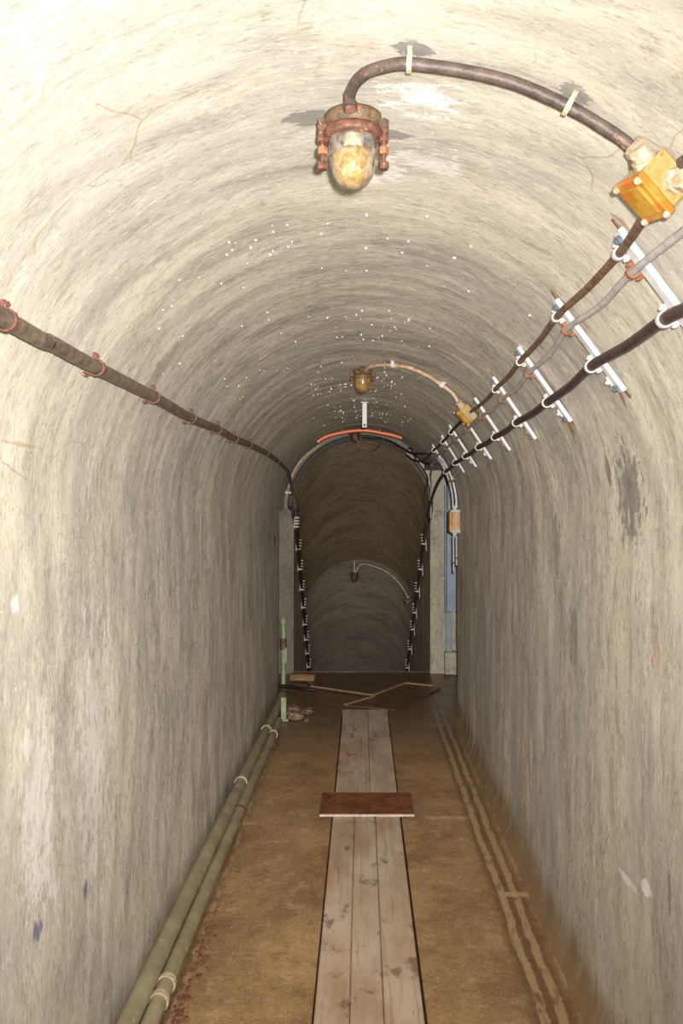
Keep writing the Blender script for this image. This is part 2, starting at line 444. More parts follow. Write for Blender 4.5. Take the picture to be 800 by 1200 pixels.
# ------------------------------------------------------------------ mesh building
class MB:
    def __init__(s):
        s.v, s.f, s.uv, s.sm = [], [], [], []

    def add(s, verts, faces, uvs=None, smooth=False):
        o = len(s.v)
        s.v += [Vector(p) for p in verts]
        s.f += [tuple(i + o for i in f) for f in faces]
        s.sm += [smooth] * len(faces)
        s.uv += uvs if uvs else [(p[0] + p[2], p[1] + 0.3 * p[2]) for p in verts]
        return s

    def box(s, c, h, ax=None, bev=0.0):
        """box with centre c, half sizes h, axes ax; bev chamfers all edges"""
        ax = ax or (Vector((1, 0, 0)), Vector((0, 1, 0)), Vector((0, 0, 1)))
        c = Vector(c)
        if not bev:
            vs = [c + ax[0] * h[0] * i + ax[1] * h[1] * j + ax[2] * h[2] * k for k in (-1, 1) for j in (-1, 1) for i in (-1, 1)]
            return s.add(vs, [(0, 2, 3, 1), (4, 5, 7, 6), (0, 1, 5, 4), (2, 6, 7, 3), (0, 4, 6, 2), (1, 3, 7, 5)])
        vs, key = [], {}
        for k in (-1, 1):
            for j in (-1, 1):
                for i in (-1, 1):
                    for a in range(3):
                        d = [h[q] - (0 if q == a else bev) for q in range(3)]
                        key[(i, j, k, a)] = len(vs)
                        vs.append(c + ax[0] * d[0] * i + ax[1] * d[1] * j + ax[2] * d[2] * k)
        fs = []
        for a in range(3):
            for sg in (-1, 1):
                b, e = [(1, 2), (2, 0), (0, 1)][a]
                q = []
                for (m, n) in ((-1, -1), (1, -1), (1, 1), (-1, 1)):
                    cc = [0, 0, 0]
                    cc[a], cc[b], cc[e] = sg, m, n
                    q.append(key[(*cc, a)])
                fs.append(tuple(q) if sg > 0 else tuple(q[::-1]))
        for a in range(3):
            b, e = [(1, 2), (2, 0), (0, 1)][a]
            for m in (-1, 1):
                for n in (-1, 1):
                    q = []
                    for sg, w in ((-1, b), (1, b), (1, e), (-1, e)):
                        cc = [0, 0, 0]
                        cc[a], cc[b], cc[e] = sg, m, n
                        q.append(key[(*cc, w)])
                    fs.append(tuple(q) if m * n > 0 else tuple(q[::-1]))
        for i in (-1, 1):
            for j in (-1, 1):
                for k in (-1, 1):
                    q = (key[(i, j, k, 0)], key[(i, j, k, 1)], key[(i, j, k, 2)])
                    fs.append(q if i * j * k > 0 else q[::-1])
        return s.add(vs, fs)

    def tube(s, pts, r, seg=10, cap=True, wob=0.0):
        pts = [Vector(p) for p in pts]
        n = len(pts)
        rr = r if isinstance(r, (list, tuple)) else [r] * n
        up = None
        vs, fs = [], []
        for i, p in enumerate(pts):
            d = (pts[min(i + 1, n - 1)] - pts[max(i - 1, 0)]).normalized()
            if up is None:
                up = Vector((0, 0, 1)) if abs(d.z) < 0.9 else Vector((1, 0, 0))
            up = (up - d * up.dot(d)).normalized()
            sd = d.cross(up)
            for k in range(seg):
                a = 2 * math.pi * k / seg
                q = rr[i] * (1 + (wob * noise.noise(p * 35 + Vector((k * .9, 0, 0))) if wob else 0))
                vs.append(p + (sd * math.cos(a) + up * math.sin(a)) * q)
        for i in range(n - 1):
            for k in range(seg):
                a, b = i * seg + k, i * seg + (k + 1) % seg
                fs.append((a, a + seg, b + seg, b))
        s.add(vs, fs, smooth=True)
        if cap:
            s.add([vs[k] for k in range(seg)], [tuple(range(seg))])
            s.add([vs[(n - 1) * seg + k] for k in range(seg)], [tuple(range(seg))[::-1]])
        return s

    def lathe(s, c, prof, ax, seg=20, smooth=True):
        """prof: (radius, height along the axis ax) from c"""
        c, ax = Vector(c), Vector(ax).normalized()
        a1 = ax.orthogonal().normalized()
        a2 = ax.cross(a1)
        vs, fs = [], []
        for (r, h) in prof:
            for k in range(seg):
                a = 2 * math.pi * k / seg
                vs.append(c + ax * h + (a1 * math.cos(a) + a2 * math.sin(a)) * r)
        for i in range(len(prof) - 1):
            for k in range(seg):
                a, b = i * seg + k, i * seg + (k + 1) % seg
                fs.append((a, b, b + seg, a + seg))
        return s.add(vs, fs, smooth=smooth)

    def bolt(s, c, ax, r, h, seg=6):
        """hexagonal head with a rounded stud end"""
        s.lathe(c, [(0.0001, 0), (r, 0), (r, h * .6), (r * .6, h * .6), (r * .55, h * .9), (0.0001, h)], ax, seg, False)
        return s

    def poly(s, pts, z0, z1):
        """prism over an x,y polygon (counter-clockwise)"""
        n = len(pts)
        vs = [(x, y, z0) for x, y in pts] + [(x, y, z1) for x, y in pts]
        fs = [tuple(range(n))[::-1], tuple(range(n, 2 * n))] + [(i, (i + 1) % n, n + (i + 1) % n, n + i) for i in range(n)]
        return s.add(vs, fs)

    def blob(s, c, r, seed, flat=1.0):
        c = Vector(c)
        vs, fs = [], []
        nr, ns = 5, 8
        for i in range(nr + 1):
            th = math.pi * i / nr
            for k in range(ns):
                a = 2 * math.pi * k / ns
                d = Vector((math.sin(th) * math.cos(a), math.sin(th) * math.sin(a), math.cos(th)))
                q = r * (0.8 + 0.55 * noise.noise(d * 1.6 + Vector((seed * 3.1, seed, 0))))
                vs.append(c + Vector((d.x * q, d.y * q, d.z * q * flat)))
        for i in range(nr):
            for k in range(ns):
                a, b = i * ns + k, i * ns + (k + 1) % ns
                fs.append((a, a + ns, b + ns, b))
        return s.add(vs, fs)


def curve(pts, sub=8):
    """Catmull-Rom through pts"""
    p = [Vector(q) for q in pts]
    p = [p[0] * 2 - p[1]] + p + [p[-1] * 2 - p[-2]]
    out = []
    for i in range(1, len(p) - 2):
        a, b, c, d = p[i - 1:i + 3]
        for k in range(sub):
            t = k / sub
            out.append(0.5 * ((2 * b) + (c - a) * t + (2 * a - 5 * b + 4 * c - d) * t * t + (3 * b - a - 3 * c + d) * t ** 3))
    out.append(p[-2])
    return out


def link(name, mb, m, parent=None, org=None):
    org = Vector(org) if org is not None else (Vector(parent['_w']) if parent and '_w' in parent else Vector((0, 0, 0)))
    me = bpy.data.meshes.new(name)
    me.from_pydata([v - org for v in mb.v], [], mb.f)
    if m:
        me.materials.append(M[m])
    me.polygons.foreach_set('use_smooth', mb.sm)
    uvl = me.uv_layers.new(name='UVMap')
    li = [0] * len(me.loops)
    me.loops.foreach_get('vertex_index', li)
    flat = []
    for i in li:
        flat += mb.uv[i]
    uvl.data.foreach_set('uv', flat)
    me.validate()
    o = bpy.data.objects.new(name, me)
    COL.objects.link(o)
    if parent:
        o.parent = parent
        pw = Vector(parent['_w']) if '_w' in parent else Vector((0, 0, 0))
        o.location = org - pw
    else:
        o.location = org
    return o


def tag(o, label, cat, group=None):
    o['label'] = label
    o['category'] = cat
    if group:
        o['group'] = group
    return o


ROOTS = []


def thing(name, label, cat, loc, group=None):
    o = bpy.data.objects.new(name, None)
    o.empty_display_size = 0.05
    COL.objects.link(o)
    o.location = loc
    o['_w'] = tuple(loc)
    ROOTS.append(o)
    return tag(o, label, cat, group)


def single(name, mb, m, label, cat, group=None):
    lo = Vector((min(v.x for v in mb.v), min(v.y for v in mb.v), min(v.z for v in mb.v)))
    hi = Vector((max(v.x for v in mb.v), max(v.y for v in mb.v), max(v.z for v in mb.v)))
    c = (lo + hi) / 2
    o = link(name, mb, m, None, (c.x, c.y, lo.z))
    o['_w'] = (c.x, c.y, lo.z)
    ROOTS.append(o)
    return tag(o, label, cat, group)


def struct(name, mb, m, parent=None):
    o = link(name, mb, m, parent)
    if not parent:
        o['kind'] = 'structure'
    return o


# ------------------------------------------------------------------ the setting: tunnel lining
def relief(u, v):
    a = 0.007 * noise.noise(Vector((u * 1.1, v * 1.4, 0.3)))
    b = 0.0045 * noise.noise(Vector((u * 2.6, v * 9.0 + 1.2 * noise.noise(Vector((u * 1.4, v * 1.5, 5))), 2.7)))
    c = 0.0022 * noise.noise(Vector((u * 6.0, v * 26.0, 7.1)))
    return a + b + c


def lining(u0, u1, v0, v1, du=0.03, dv=0.02, cut=None):
    nu, nv = max(2, round((u1 - u0) / du)), max(2, round((v1 - v0) / dv))
    vs, uvs, fs = [], [], []
    for j in range(nv + 1):
        v = v0 + (v1 - v0) * j / nv
        for i in range(nu + 1):
            u = u0 + (u1 - u0) * i / nu
            if u < UW - 1e-6:
                p, n = Vector((HL, v, u)), Vector((1, 0, 0))
            elif u > UW + UV_LEN + 1e-6:
                z = 2 * UW + UV_LEN - u
                f = max(0.0, 1 - z / 0.10)
                p, n = Vector((HR - 0.035 * f * f, v, z)), Vector((-1, 0, 0))
            else:
                a = math.pi - (u - UW) / R
                n = Vector((-math.cos(a), 0, -math.sin(a)))
                p = Vector((CX, v, CZ)) - n * R
            vs.append(p + n * relief(u, v))
            uvs.append((u, v))
    w = nu + 1
    for j in range(nv):
        for i in range(nu):
            fs.append((j * w + i, (j + 1) * w + i, (j + 1) * w + i + 1, j * w + i + 1))
    return vs, fs, uvs


BACK = -2.6
struct('wall_left', MB().add(*lining(0, UW, BACK, END_L), smooth=True), 'wall_l')
struct('wall_right', MB().add(*lining(UW + UV_LEN, 2 * UW + UV_LEN, BACK, END_R), smooth=True), 'wall_r')
SOFF = 1.96                                         # soffit of the side passage
ucut = UW + R * (math.pi - math.asin((SOFF - CZ) / R))
mb = MB().add(*lining(UW, UW + UV_LEN, BACK, END_R), smooth=True)
mb.add(*lining(UW, ucut, END_R, END_V), smooth=True)
struct('ceiling', mb, 'vault')


def grid(o, a, b, na, nb, amp=0.006, smooth=True):
    """slightly uneven rectangle o + s*a + t*b"""
    o, a, b = Vector(o), Vector(a), Vector(b)
    n = a.cross(b).normalized()
    vs, uvs, fs = [], [], []
    for j in range(nb + 1):
        for i in range(na + 1):
            p = o + a * (i / na) + b * (j / nb)
            vs.append(p + n * amp * noise.noise(p * 3.0))
            uvs.append((a.length * i / na + o.z, b.length * j / nb + o.y))
    for j in range(nb):
        for i in range(na):
            q = j * (na + 1) + i
            fs.append((q, q + 1, q + na + 2, q + na + 1))
    return vs, fs, uvs


# unseen wall added behind the photographer to enclose the light
struct('wall_back_added', MB().add(*grid((0.9, BACK, -0.1), (0, 0, 2.6), (-1.8, 0, 0), 20, 14)), 'chamber')

# landing chamber: a slightly larger vault between the tunnel end and the header wall
def arch_strip(cx, cz, r, y0, y1, a0, a1, na, ny, zoff=None, xoff=None, uvs_scale=1.0, rr=None):
    vs, uvs, fs = [], [], []
    for j in range(ny + 1):
        y = y0 + (y1 - y0) * j / ny
        zo = zoff(y) if zoff else 0.0
        xo = xoff(y) if xoff else 0.0
        for i in range(na + 1):
            a = a0 + (a1 - a0) * i / na
            q = (rr(y) if rr else r) - relief(a * r + 3.0, y * 1.3)
            vs.append(Vector((cx + xo + q * math.cos(a), y, cz + zo + q * math.sin(a))))
            uvs.append((UW + r * (math.pi - a), y * uvs_scale))
    for j in range(ny):
        for i in range(na):
            q = j * (na + 1) + i
            fs.append((q, q + 1, q + na + 2, q + na + 1))
    return vs, fs, uvs


CV = 0.755
acut = math.asin((SOFF - CZ) / CV)
mb = MB().add(*arch_strip(0, CZ, CV, END_V, HEAD, acut, math.pi, 60, 20), smooth=True)
# rim faces between the two vault sizes, facing the stairs
n = 48
for (a0, a1) in ((math.asin((SOFF - CZ) / R), math.pi),):
    vs = []
    for i in range(n + 1):
        a = a0 + (a1 - a0) * i / n
        vs += [(CX + (R + .014) * math.cos(a), END_V, CZ + (R + .014) * math.sin(a)), (0 + (CH + .02) * math.cos(a), END_V, CZ + (CH + .02) * math.sin(a))]
    mb.add(vs, [(2 * i, 2 * i + 1, 2 * i + 3, 2 * i + 2) for i in range(n)])
struct('ceiling_landing', mb, 'chamber')
mb = MB().add(*grid((-CH, END_L, -0.3), (0, 0, CZ + 0.3), (0, HEAD - END_L, 0), 40, 20))
mb.add(*grid((-CH - .01, END_L, CZ - .002), (CH - CV + .02, 0, 0), (0, HEAD - END_L, 0), 3, 20, 0.0))
mb.add(*grid((-CH - .03, END_L, -0.3), (0, 0, CZ + 0.3), (CH + .03 + HL - .014, 0, 0), 40, 3, 0.0))
struct('wall_landing_left', mb, 'chamber')

# header wall with the arch opening and its jambs
SX = 0.0
mb = MB()
n = 56
def header_ring(a0, a1, n):
    vs, uvs, fs = [], [], []
    for i in range(n + 1):
        a = a0 + (a1 - a0) * i / n
        for r in (SR, (SR + CH + .05) / 2, CH + .05):
            vs.append((r * math.cos(a), HEAD, CZ + r * math.sin(a)))
            uvs.append((vs[-1][0] + 3, vs[-1][2]))
    for i in range(n):
        for k in (0, 1):
            q = 3 * i + k
            fs.append((q, q + 1, q + 4, q + 3))
    return vs, fs, uvs
mb.add(*header_ring(math.radians(52), math.pi, 44))
mb.add(*grid((-CH - .05, HEAD, -0.3), (0, 0, CZ + .3), (CH + .05 - SR, 0, 0), 40, 5, 0.003))
mp = MB()
mp.add(*header_ring(0, math.radians(52), 16))
mp.add(*grid((SR, HEAD, -0.3), (0, 0, CZ + .3), (CH + .05 - SR, 0, 0), 40, 5, 0.003))
mp.add(*grid((CH + .05, HEAD, -0.3), (0, 0, 2.6), (1.6, 0, 0), 40, 20, 0.003))
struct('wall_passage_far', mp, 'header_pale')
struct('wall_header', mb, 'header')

# side passage to the right of the landing
mb = MB().add(*grid((HR + .008, END_R, -0.05), (0, 0, SOFF + .05), (1.74, 0, 0), 30, 24))
struct('wall_passage_near', mb, 'chamber')
struct('wall_passage_end', MB().add(*grid((2.4, END_R - .05, -0.05), (0, 0, 2.2), (0, HEAD - END_R + .1, 0), 24, 20)), 'chamber')
mb = MB().add(*grid((0.60, END_R - .02, SOFF), (1.9, 0, 0), (0, HEAD - END_R + .06, 0), 24, 20, 0.003))
mb.add(*grid((0.60, END_R - .02, SOFF), (0, HEAD - END_R + .06, 0), (0, 0, 0.16), 20, 3, 0.0))
struct('ceiling_passage', mb, 'chamber')

# sloping stair shaft
X_S = lambda y: YAW * (y - HEAD)
KINK = 9.42
LOW = 0.88
def Z_S(y):
    if y <= KINK:
        return -SLOPE * (y - HEAD)
    return -SLOPE * (KINK - HEAD) - LOW * (y - KINK)
S_END = 14.2
mb = MB().add(*arch_strip(0, CZ, SR, HEAD, KINK, 0, math.pi, 60, 60, Z_S, X_S, 1.25), smooth=True)
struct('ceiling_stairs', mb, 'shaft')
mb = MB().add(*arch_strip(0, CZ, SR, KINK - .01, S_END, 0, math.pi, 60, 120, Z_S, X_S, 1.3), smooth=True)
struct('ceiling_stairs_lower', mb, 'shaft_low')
for sg, nm in ((-1, 'wall_stairs_left'), (1, 'wall_stairs_right')):
    vs, fs, uvs = [], [], []
    ny, nz = 130, 40
    for j in range(ny + 1):
        y = HEAD + (S_END - HEAD) * j / ny
        for i in range(nz + 1):
            z = CZ + Z_S(y) - 2.1 * i / nz
            w = SR - (0.0 if y > KINK else 0.0)
            vs.append((X_S(y) + sg * (w - relief(z, y + 9 * sg)), y, z))
            uvs.append((z, y))
    for j in range(ny):
        for i in range(nz):
            q = j * (nz + 1) + i
            fs.append((q, q + 1, q + nz + 2, q + nz + 1))
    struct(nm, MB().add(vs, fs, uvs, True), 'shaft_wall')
struct('wall_stairs_end', MB().add(*grid((-1.0, S_END, Z_S(S_END) - 1), (2, 0, 0), (0, 0, 4), 10, 20)), 'shaft_low')

# floor with a covered channel along its middle
def floor_z(x, y):
    return 0.004 * noise.noise(Vector((x * 2.3, y * 1.7, 0))) - 0.004


CH0, CH1, CHE = -0.157, 0.204, 6.29
mb = MB()
def fgrid(x0, x1, y0, y1, d=0.05):
    nx, ny = max(1, round((x1 - x0) / d)), max(1, round((y1 - y0) / d))
    vs = [(x0 + (x1 - x0) * i / nx, y0 + (y1 - y0) * j / ny, floor_z(x0 + (x1 - x0) * i / nx, y0 + (y1 - y0) * j / ny)) for j in range(ny + 1) for i in range(nx + 1)]
    mb.add(vs, [(j * (nx + 1) + i, j * (nx + 1) + i + 1, (j + 1) * (nx + 1) + i + 1, (j + 1) * (nx + 1) + i) for j in range(ny) for i in range(nx)], None, True)
fgrid(-0.86, CH0, BACK, CHE)
fgrid(CH1, 0.80, BACK, CHE)
fgrid(-0.86, 0.80, CHE, STEP_Y)
fgrid(0.80, 2.42, END_R - 0.04, STEP_Y)
for x in (CH0, CH1):
    mb.add([(x, BACK, 0.0), (x, CHE, 0.0), (x, CHE, -.09), (x, BACK, -.09)], [(0, 1, 2, 3)])
mb.add([(CH0, CHE, 0), (CH1, CHE, 0), (CH1, CHE, -.09), (CH0, CHE, -.09)], [(0, 1, 2, 3)])
mb.add([(CH0, BACK, -.09), (CH1, BACK, -.09), (CH1, CHE, -.09), (CH0, CHE, -.09)], [(0, 1, 2, 3)])
mb.add([(-.86, STEP_Y, 0), (2.4, STEP_Y, 0), (2.4, STEP_Y, -.3), (-.86, STEP_Y, -.3)], [(0, 1, 2, 3)])
floor = struct('floor', mb, 'floor')

# stairs going down: every step a block of its own
stairs = bpy.data.objects.new('floor_stairs', None)
COL.objects.link(stairs)
stairs['kind'] = 'structure'
RUN = 0.26
sm = None
for i in range(23):
    y = STEP_Y + RUN * i
    z = -(i + 1) * RUN * 0.76
    if sm is None:
        mbs = MB().box((0, RUN / 2 + .02, -0.15), (0.72, RUN / 2 + .02, 0.15), bev=0.008)
        o = link('step', mbs, 'step')
        sm = o.data
    else:
        o = bpy.data.objects.new('step', sm)
        COL.objects.link(o)
    o.parent = stairs
    o.location = (X_S(y), y, z)

# ------------------------------------------------------------------ steel door frame in the side opening
door = bpy.data.objects.new('door_1', None)
COL.objects.link(door)
door.location = (0.86, HEAD, 0.2)
door['_w'] = (0.86, HEAD, 0.2)
door['kind'] = 'structure'
link('door_panel', MB().box((0.872, HEAD - .03, 1.09), (0.058, 0.025, 0.49), bev=.004), 'blue', door)
link('door_panel', MB().box((0.835, HEAD - .022, 0.37), (0.028, 0.018, 0.22), bev=.004), 'blue', door)
link('head_plate', MB().box((0.870, HEAD - .04, 1.70), (0.05, 0.036, 0.125), bev=.005), 'blue', door)
link('side_channel', MB().box((0.803, HEAD - .022, 1.20), (0.010, 0.02, 0.62), bev=.003), 'blue_shade', door)
for z in (1.585, 1.49, 1.20, 0.92, 0.66):
    link('bolt', MB().bolt((0.785, HEAD - .012, z), (0, -1, 0), 0.015, 0.03), 'cable_grey', door)
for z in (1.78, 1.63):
    link('bolt', MB().bolt((0.855, HEAD - .076, z), (0, -1, 0), 0.012, 0.016), 'blue_shade', door)
struct('trim_1', MB().box((0.90, HEAD - .05, 0.11), (0.11, 0.05, 0.11), bev=.012), 'header_pale')

# ------------------------------------------------------------------ boards and plates on the floor
def plank(parent, x0, x1, y0, y1, top=0.010, skew=0.0):
    ny = max(2, int((y1 - y0) / 0.25))
    vs, fs = [], []
    b = 0.004
    for j in range(ny + 1):
        y = y0 + (y1 - y0) * j / ny
        dz = 0.002 * noise.noise(Vector((x0 * 9, y * 1.2, 3)))
        for (x, z) in ((x0, -0.03), (x0, top - b), (x0 + b, top), (x1 - b, top), (x1, top - b), (x1, -0.03)):
            vs.append((x + skew * (y - y0), y, z + dz))
    for j in range(ny):
        for i in range(5):
            q = j * 6 + i
            fs.append((q, q + 1, q + 7, q + 6))
    fs = [f[::-1] for f in fs]
    fs += [tuple(range(6)), tuple(ny * 6 + k for k in range(6))[::-1]]
    return link('plank', MB().add(vs, fs), 'wood', parent)


w1 = thing('plank_walkway', 'long run of three worn boards leading up to the rusty plate', 'boards', (0.02, 1.6, 0.0))
plank(w1, -0.150, -0.0395, -1.2, 4.27)
plank(w1, -0.038, 0.068, -1.2, 4.25, 0.009)
plank(w1, 0.070, 0.194, -1.2, 4.26, 0.011)
w2 = thing('plank_walkway', 'short run of paler stained boards between rusty plate and landing', 'boards', (0.03, 5.3, 0.0))
plank(w2, -0.149, 0.0435, 4.30, 6.27, 0.010, 0.001)
plank(w2, 0.045, 0.196, 4.29, 6.27, 0.011, 0.001)

pl = thing('cover_plate', 'rusty brown steel plate laid across the boards', 'plate', (0.025, 4.25, 0.012))
link('plate', MB().box((0.025, 4.25, 0.0195), (0.245, 0.155, 0.006), bev=0.0015), 'rustplate', pl)
link('front_edge', MB().box((0.025, 4.092, 0.0185), (0.244, 0.0035, 0.0055)), 'plate_edge_lit', pl)

def floor_pt(px, py, z=0.0):
    y = (EYE - z) * F / (py - PY)
    return ((px - PX) / F * y, y)


def plate(name, pix, label, m, z0, z1, rims):
    pts = [floor_pt(*q) for q in pix]
    a = sum(pts[i][0] * pts[(i + 1) % len(pts)][1] - pts[(i + 1) % len(pts)][0] * pts[i][1] for i in range(len(pts)))
    if a < 0:
        pts = pts[::-1]
    cx, cy = sum(p[0] for p in pts) / len(pts), sum(p[1] for p in pts) / len(pts)
    t = thing(name, label, 'plate', (cx, cy, z0))
    link('plate', MB().poly(pts, z0, z1), m, t)
    for q in rims:
        p = [Vector((*floor_pt(*k), z1 + .004)) for k in q]
        d = (p[1] - p[0])
        L = d.length
        d.normalize()
        link('edge_iron', MB().box((p[0] + p[1]) / 2, (L / 2, 0.011, 0.005), (d, Vector((-d.y, d.x, 0)), Vector((0, 0, 1)))), 'platerim', t)


plate('floor_plate', [(364, 806), (437, 816.5), (475, 802), (508, 805.5), (503, 791), (352, 791)], 'wide dark steel plate covering the landing at the stair head', 'darkplate', 0.0, 0.012,
      [((364, 806), (437, 816.5)), ((437, 816.5), (475, 802)), ((475, 802), (508, 805.5))])
plate('floor_plate', [(404, 827.5), (438, 817.6), (475.5, 803.2), (517, 807), (462, 832.5)], 'slanting dark steel plate between the boards and side opening', 'darkplate', 0.0, 0.010, [((404, 827.5), (438, 817.6))])

# ------------------------------------------------------------------ green pipes along the left wall
P1 = curve([(-0.662, -1.5, 0.165), (-0.665, 2.25, 0.138), (-0.661, 4.2, 0.102), (-0.650, 6.30, 0.062), (-0.655, 6.55, 0.058)], 10)
P2 = curve([(-0.611, -1.5, 0.128), (-0.614, 2.4, 0.107), (-0.613, 4.1, 0.080), (-0.598, 5.75, 0.060)], 10)


def at_y(path, y):
    for a, b in zip(path, path[1:]):
        if a.y <= y <= b.y:
            return a.lerp(b, (y - a.y) / (b.y - a.y))
    return path[-1] if y > path[-1].y else path[0]


def ring(c, ax, r0, r1, w, seg=18):
    """flat band around a pipe"""
    return MB().lathe(Vector(c) - Vector(ax).normalized() * w / 2, [(r0, 0), (r1, 0), (r1, w), (r0, w), (r0, 0)], ax, seg, False)


p1 = single('drain_pipe', MB().tube(P1, 0.031, 16, wob=0.04), 'pipe', 'thicker olive green pipe running along the foot of the left wall', 'pipe')
p2 = single('drain_pipe', MB().tube(P2, 0.026, 16, wob=0.04), 'pipe', 'thinner olive green pipe lying in front of the thicker wall pipe', 'pipe')
for y in (5.45, 4.35):
    o = link('clamp', ring(at_y(P1, y), (0, 1, -.02), 0.030, 0.036, 0.022), 'gland', p1)
    link('strap', MB().box(at_y(P1, y) + Vector((-0.022, 0, -0.035)), (0.018, 0.01, 0.014), bev=.002), 'rust_red', p1)
for y, m in ((5.40, 'gland'), (3.98, 'rust_red'), (2.50, 'gland'), (2.41, 'gland')):
    link('clamp', ring(at_y(P2, y), (0, 1, -.01), 0.025, 0.031, 0.02), m, p2)
    link('strap', MB().box(at_y(P2, y) + Vector((0.0, 0, -0.052)), (0.012, 0.01, 0.032), bev=.002), 'rust_red', p2)
for y in (1.2, 0.1):
    link('clamp', ring(at_y(P1, y), (0, 1, -.02), 0.030, 0.036, 0.022), 'gland', p1)
    link('clamp', ring(at_y(P2, y), (0, 1, -.01), 0.025, 0.031, 0.02), 'gland', p2)

# support stub at the end of the pipes
t = thing('pipe_support', 'short pale green steel stub holding the end of the wall pipes', 'support', (-0.585, 5.98, 0))
link('post', MB().box((-0.588, 5.98, 0.085), (0.02, 0.012, 0.09), bev=.004), 'mint', t)
link('foot', MB().box((-0.578, 5.98, 0.006), (0.026, 0.02, 0.007), bev=.002), 'mint', t)

# upright mint green pipe in the landing corner
b = at(332, 802, 7.25)
t = thing('standpipe', 'upright mint green pipe in the corner of the landing', 'pipe', (b.x, 7.25, 0.0))
x = -0.715
link('pipe', MB().tube([(x, 7.25, -0.005), (x, 7.25, 0.56)], 0.0215, 14), 'mint', t)
link('coupling', MB().lathe((x, 7.25, 0.31), [(0.0, 0), (0.029, 0), (0.031, .01), (0.031, .06), (0.027, .065), (0.031, .07), (0.031, .10), (0.0, .10)], (0, 0, 1), 12), 'castiron', t)
link('cap', MB().lathe((x, 7.25, 0.53), [(0.0, 0), (0.031, 0), (0.031, .055), (0.022, .06), (0.018, .085), (0.0, .088)], (0, 0, 1), 12), 'mint', t)
link('valve', MB().box((x + .022, 7.23, 0.26), (0.014, 0.014, 0.07), bev=.005), 'mint', t)

o = single('timber_offcut', MB().box((-0.545, 7.34, 0.040), (0.115, 0.045, 0.030), (Vector((.99, -.12, 0)), Vector((.12, .99, 0)), Vector((0, 0, 1))), bev=.006), 'timber',
           'short wet timber offcut lying beside the upright green pipe', 'timber')
single('floor_hose', MB().tube(curve([(-0.75, 7.05, 0.022), (-0.62, 7.0, 0.022), (-0.5, 6.92, 0.022), (-0.40, 6.9, 0.022)], 8), 0.018), 'cable_black', 'short black hose on the landing floor below the timber offcut', 'hose')

for i, (x, y, r, lab) in enumerate(((-0.50, 6.06, 0.085, 'largest broken concrete lump beside the pale green pipe stub'), (-0.535, 6.27, 0.07, 'flat broken concrete lump behind the largest one'),
                                    (-0.42, 6.22, 0.055, 'small broken concrete lump away from the wall pipes'), (-0.42, 5.98, 0.028, 'tiny concrete chip in front of the larger lumps'))):
    single('concrete_lump', MB().blob((x, y, r * 0.2), r * 1.1, i + 1.3, 0.42), 'rubble', lab, 'rubble', 'broken concrete at the end of the pipes')

# ------------------------------------------------------------------ cable on the left wall
LP = [surf(px, py, 0.030) for px, py in ((5, 374), (60, 402), (113, 431), (180, 465), (224, 490), (255, 503), (275, 514), (292, 521), (312, 531), (325, 540))]
LPc = curve([LP[0] + Vector((0.0, -1.6, 0.03))] + LP + [Vector((-0.64, 6.75, 1.92)), Vector((-0.655, 7.2, 1.88)), Vector((-0.66, 7.6, 1.74)), Vector((-0.645, 7.72, 1.60))], 10)
lc = single('wall_cable', MB().tube(LPc, 0.0155, 12, wob=0.08), 'cable_left', 'thick dark brown armoured cable clamped along the left wall', 'cable')


def saddle(parent, c, axis, t, n, r, m, w=0.014, ear=0.010, name='clamp', knob=None):
    """half ring over a cable: axis along the cable, t along the wall, n out of the wall"""
    axis, t, n = Vector(axis).normalized(), Vector(t).normalized(), Vector(n).normalized()
    mb = MB()
    path = [c - n * (r + .004) + t * (r + .003 + ear), c - n * (r + .002) + t * (r + .003)] + \
           [c + (t * math.cos(a) + n * math.sin(a)) * (r + .002) for a in [math.pi * k / 8 for k in range(9)]] + \
           [c - n * (r + .002) - t * (r + .003), c - n * (r + .004) - t * (r + .003 + ear)]
    vs, fs = [], []
    for i, p in enumerate(path):
        d = (path[min(i + 1, len(path) - 1)] - path[max(i - 1, 0)]).normalized()
        k = d.cross(axis).normalized()
        for (s1, s2) in ((-1, -1), (1, -1), (1, 1), (-1, 1)):
            vs.append(p + axis * s1 * w / 2 + k * s2 * 0.0018)
    for i in range(len(path) - 1):
        for k in range(4):
            a, b = i * 4 + k, i * 4 + (k + 1) % 4
            fs.append((a, b, b + 4, a + 4))
    fs += [(0, 1, 2, 3), tuple(len(vs) - 4 + k for k in (3, 2, 1, 0))]
    mb.add(vs, fs)
    o = link(name, mb, m, parent)
    o['_w'] = tuple(parent['_w'])
    # the clamp's two screws are its own pieces
    for s in (-1, 1):
        link('screw', MB().bolt(c + t * s * (r + .003 + ear * .6) - n * (r + .002), n, ear * 0.62, 0.010 + r * .2), knob or m, o)
    return o


def fix_child(o):
    """a child of a child keeps the same origin as its thing"""
    return o


for (px, py) in ((8, 374), (113, 431), (180, 465), (224, 490), (255, 503), (275, 514), (292, 521), (312, 531), (325, 540)):
    p = surf(px, py, 0.030)
    p = at_y(LPc, p.y)
    n_ = inward(p)
    i_ = LPc.index(min(LPc, key=lambda q: (q - p).length))
    ax = (LPc[min(i_ + 1, len(LPc) - 1)] - LPc[i_ - 1]).normalized()
    t_ = ax.cross(n_)
    saddle(lc, p, ax, t_, n_, 0.0165, 'rust_red', 0.011, 0.009)

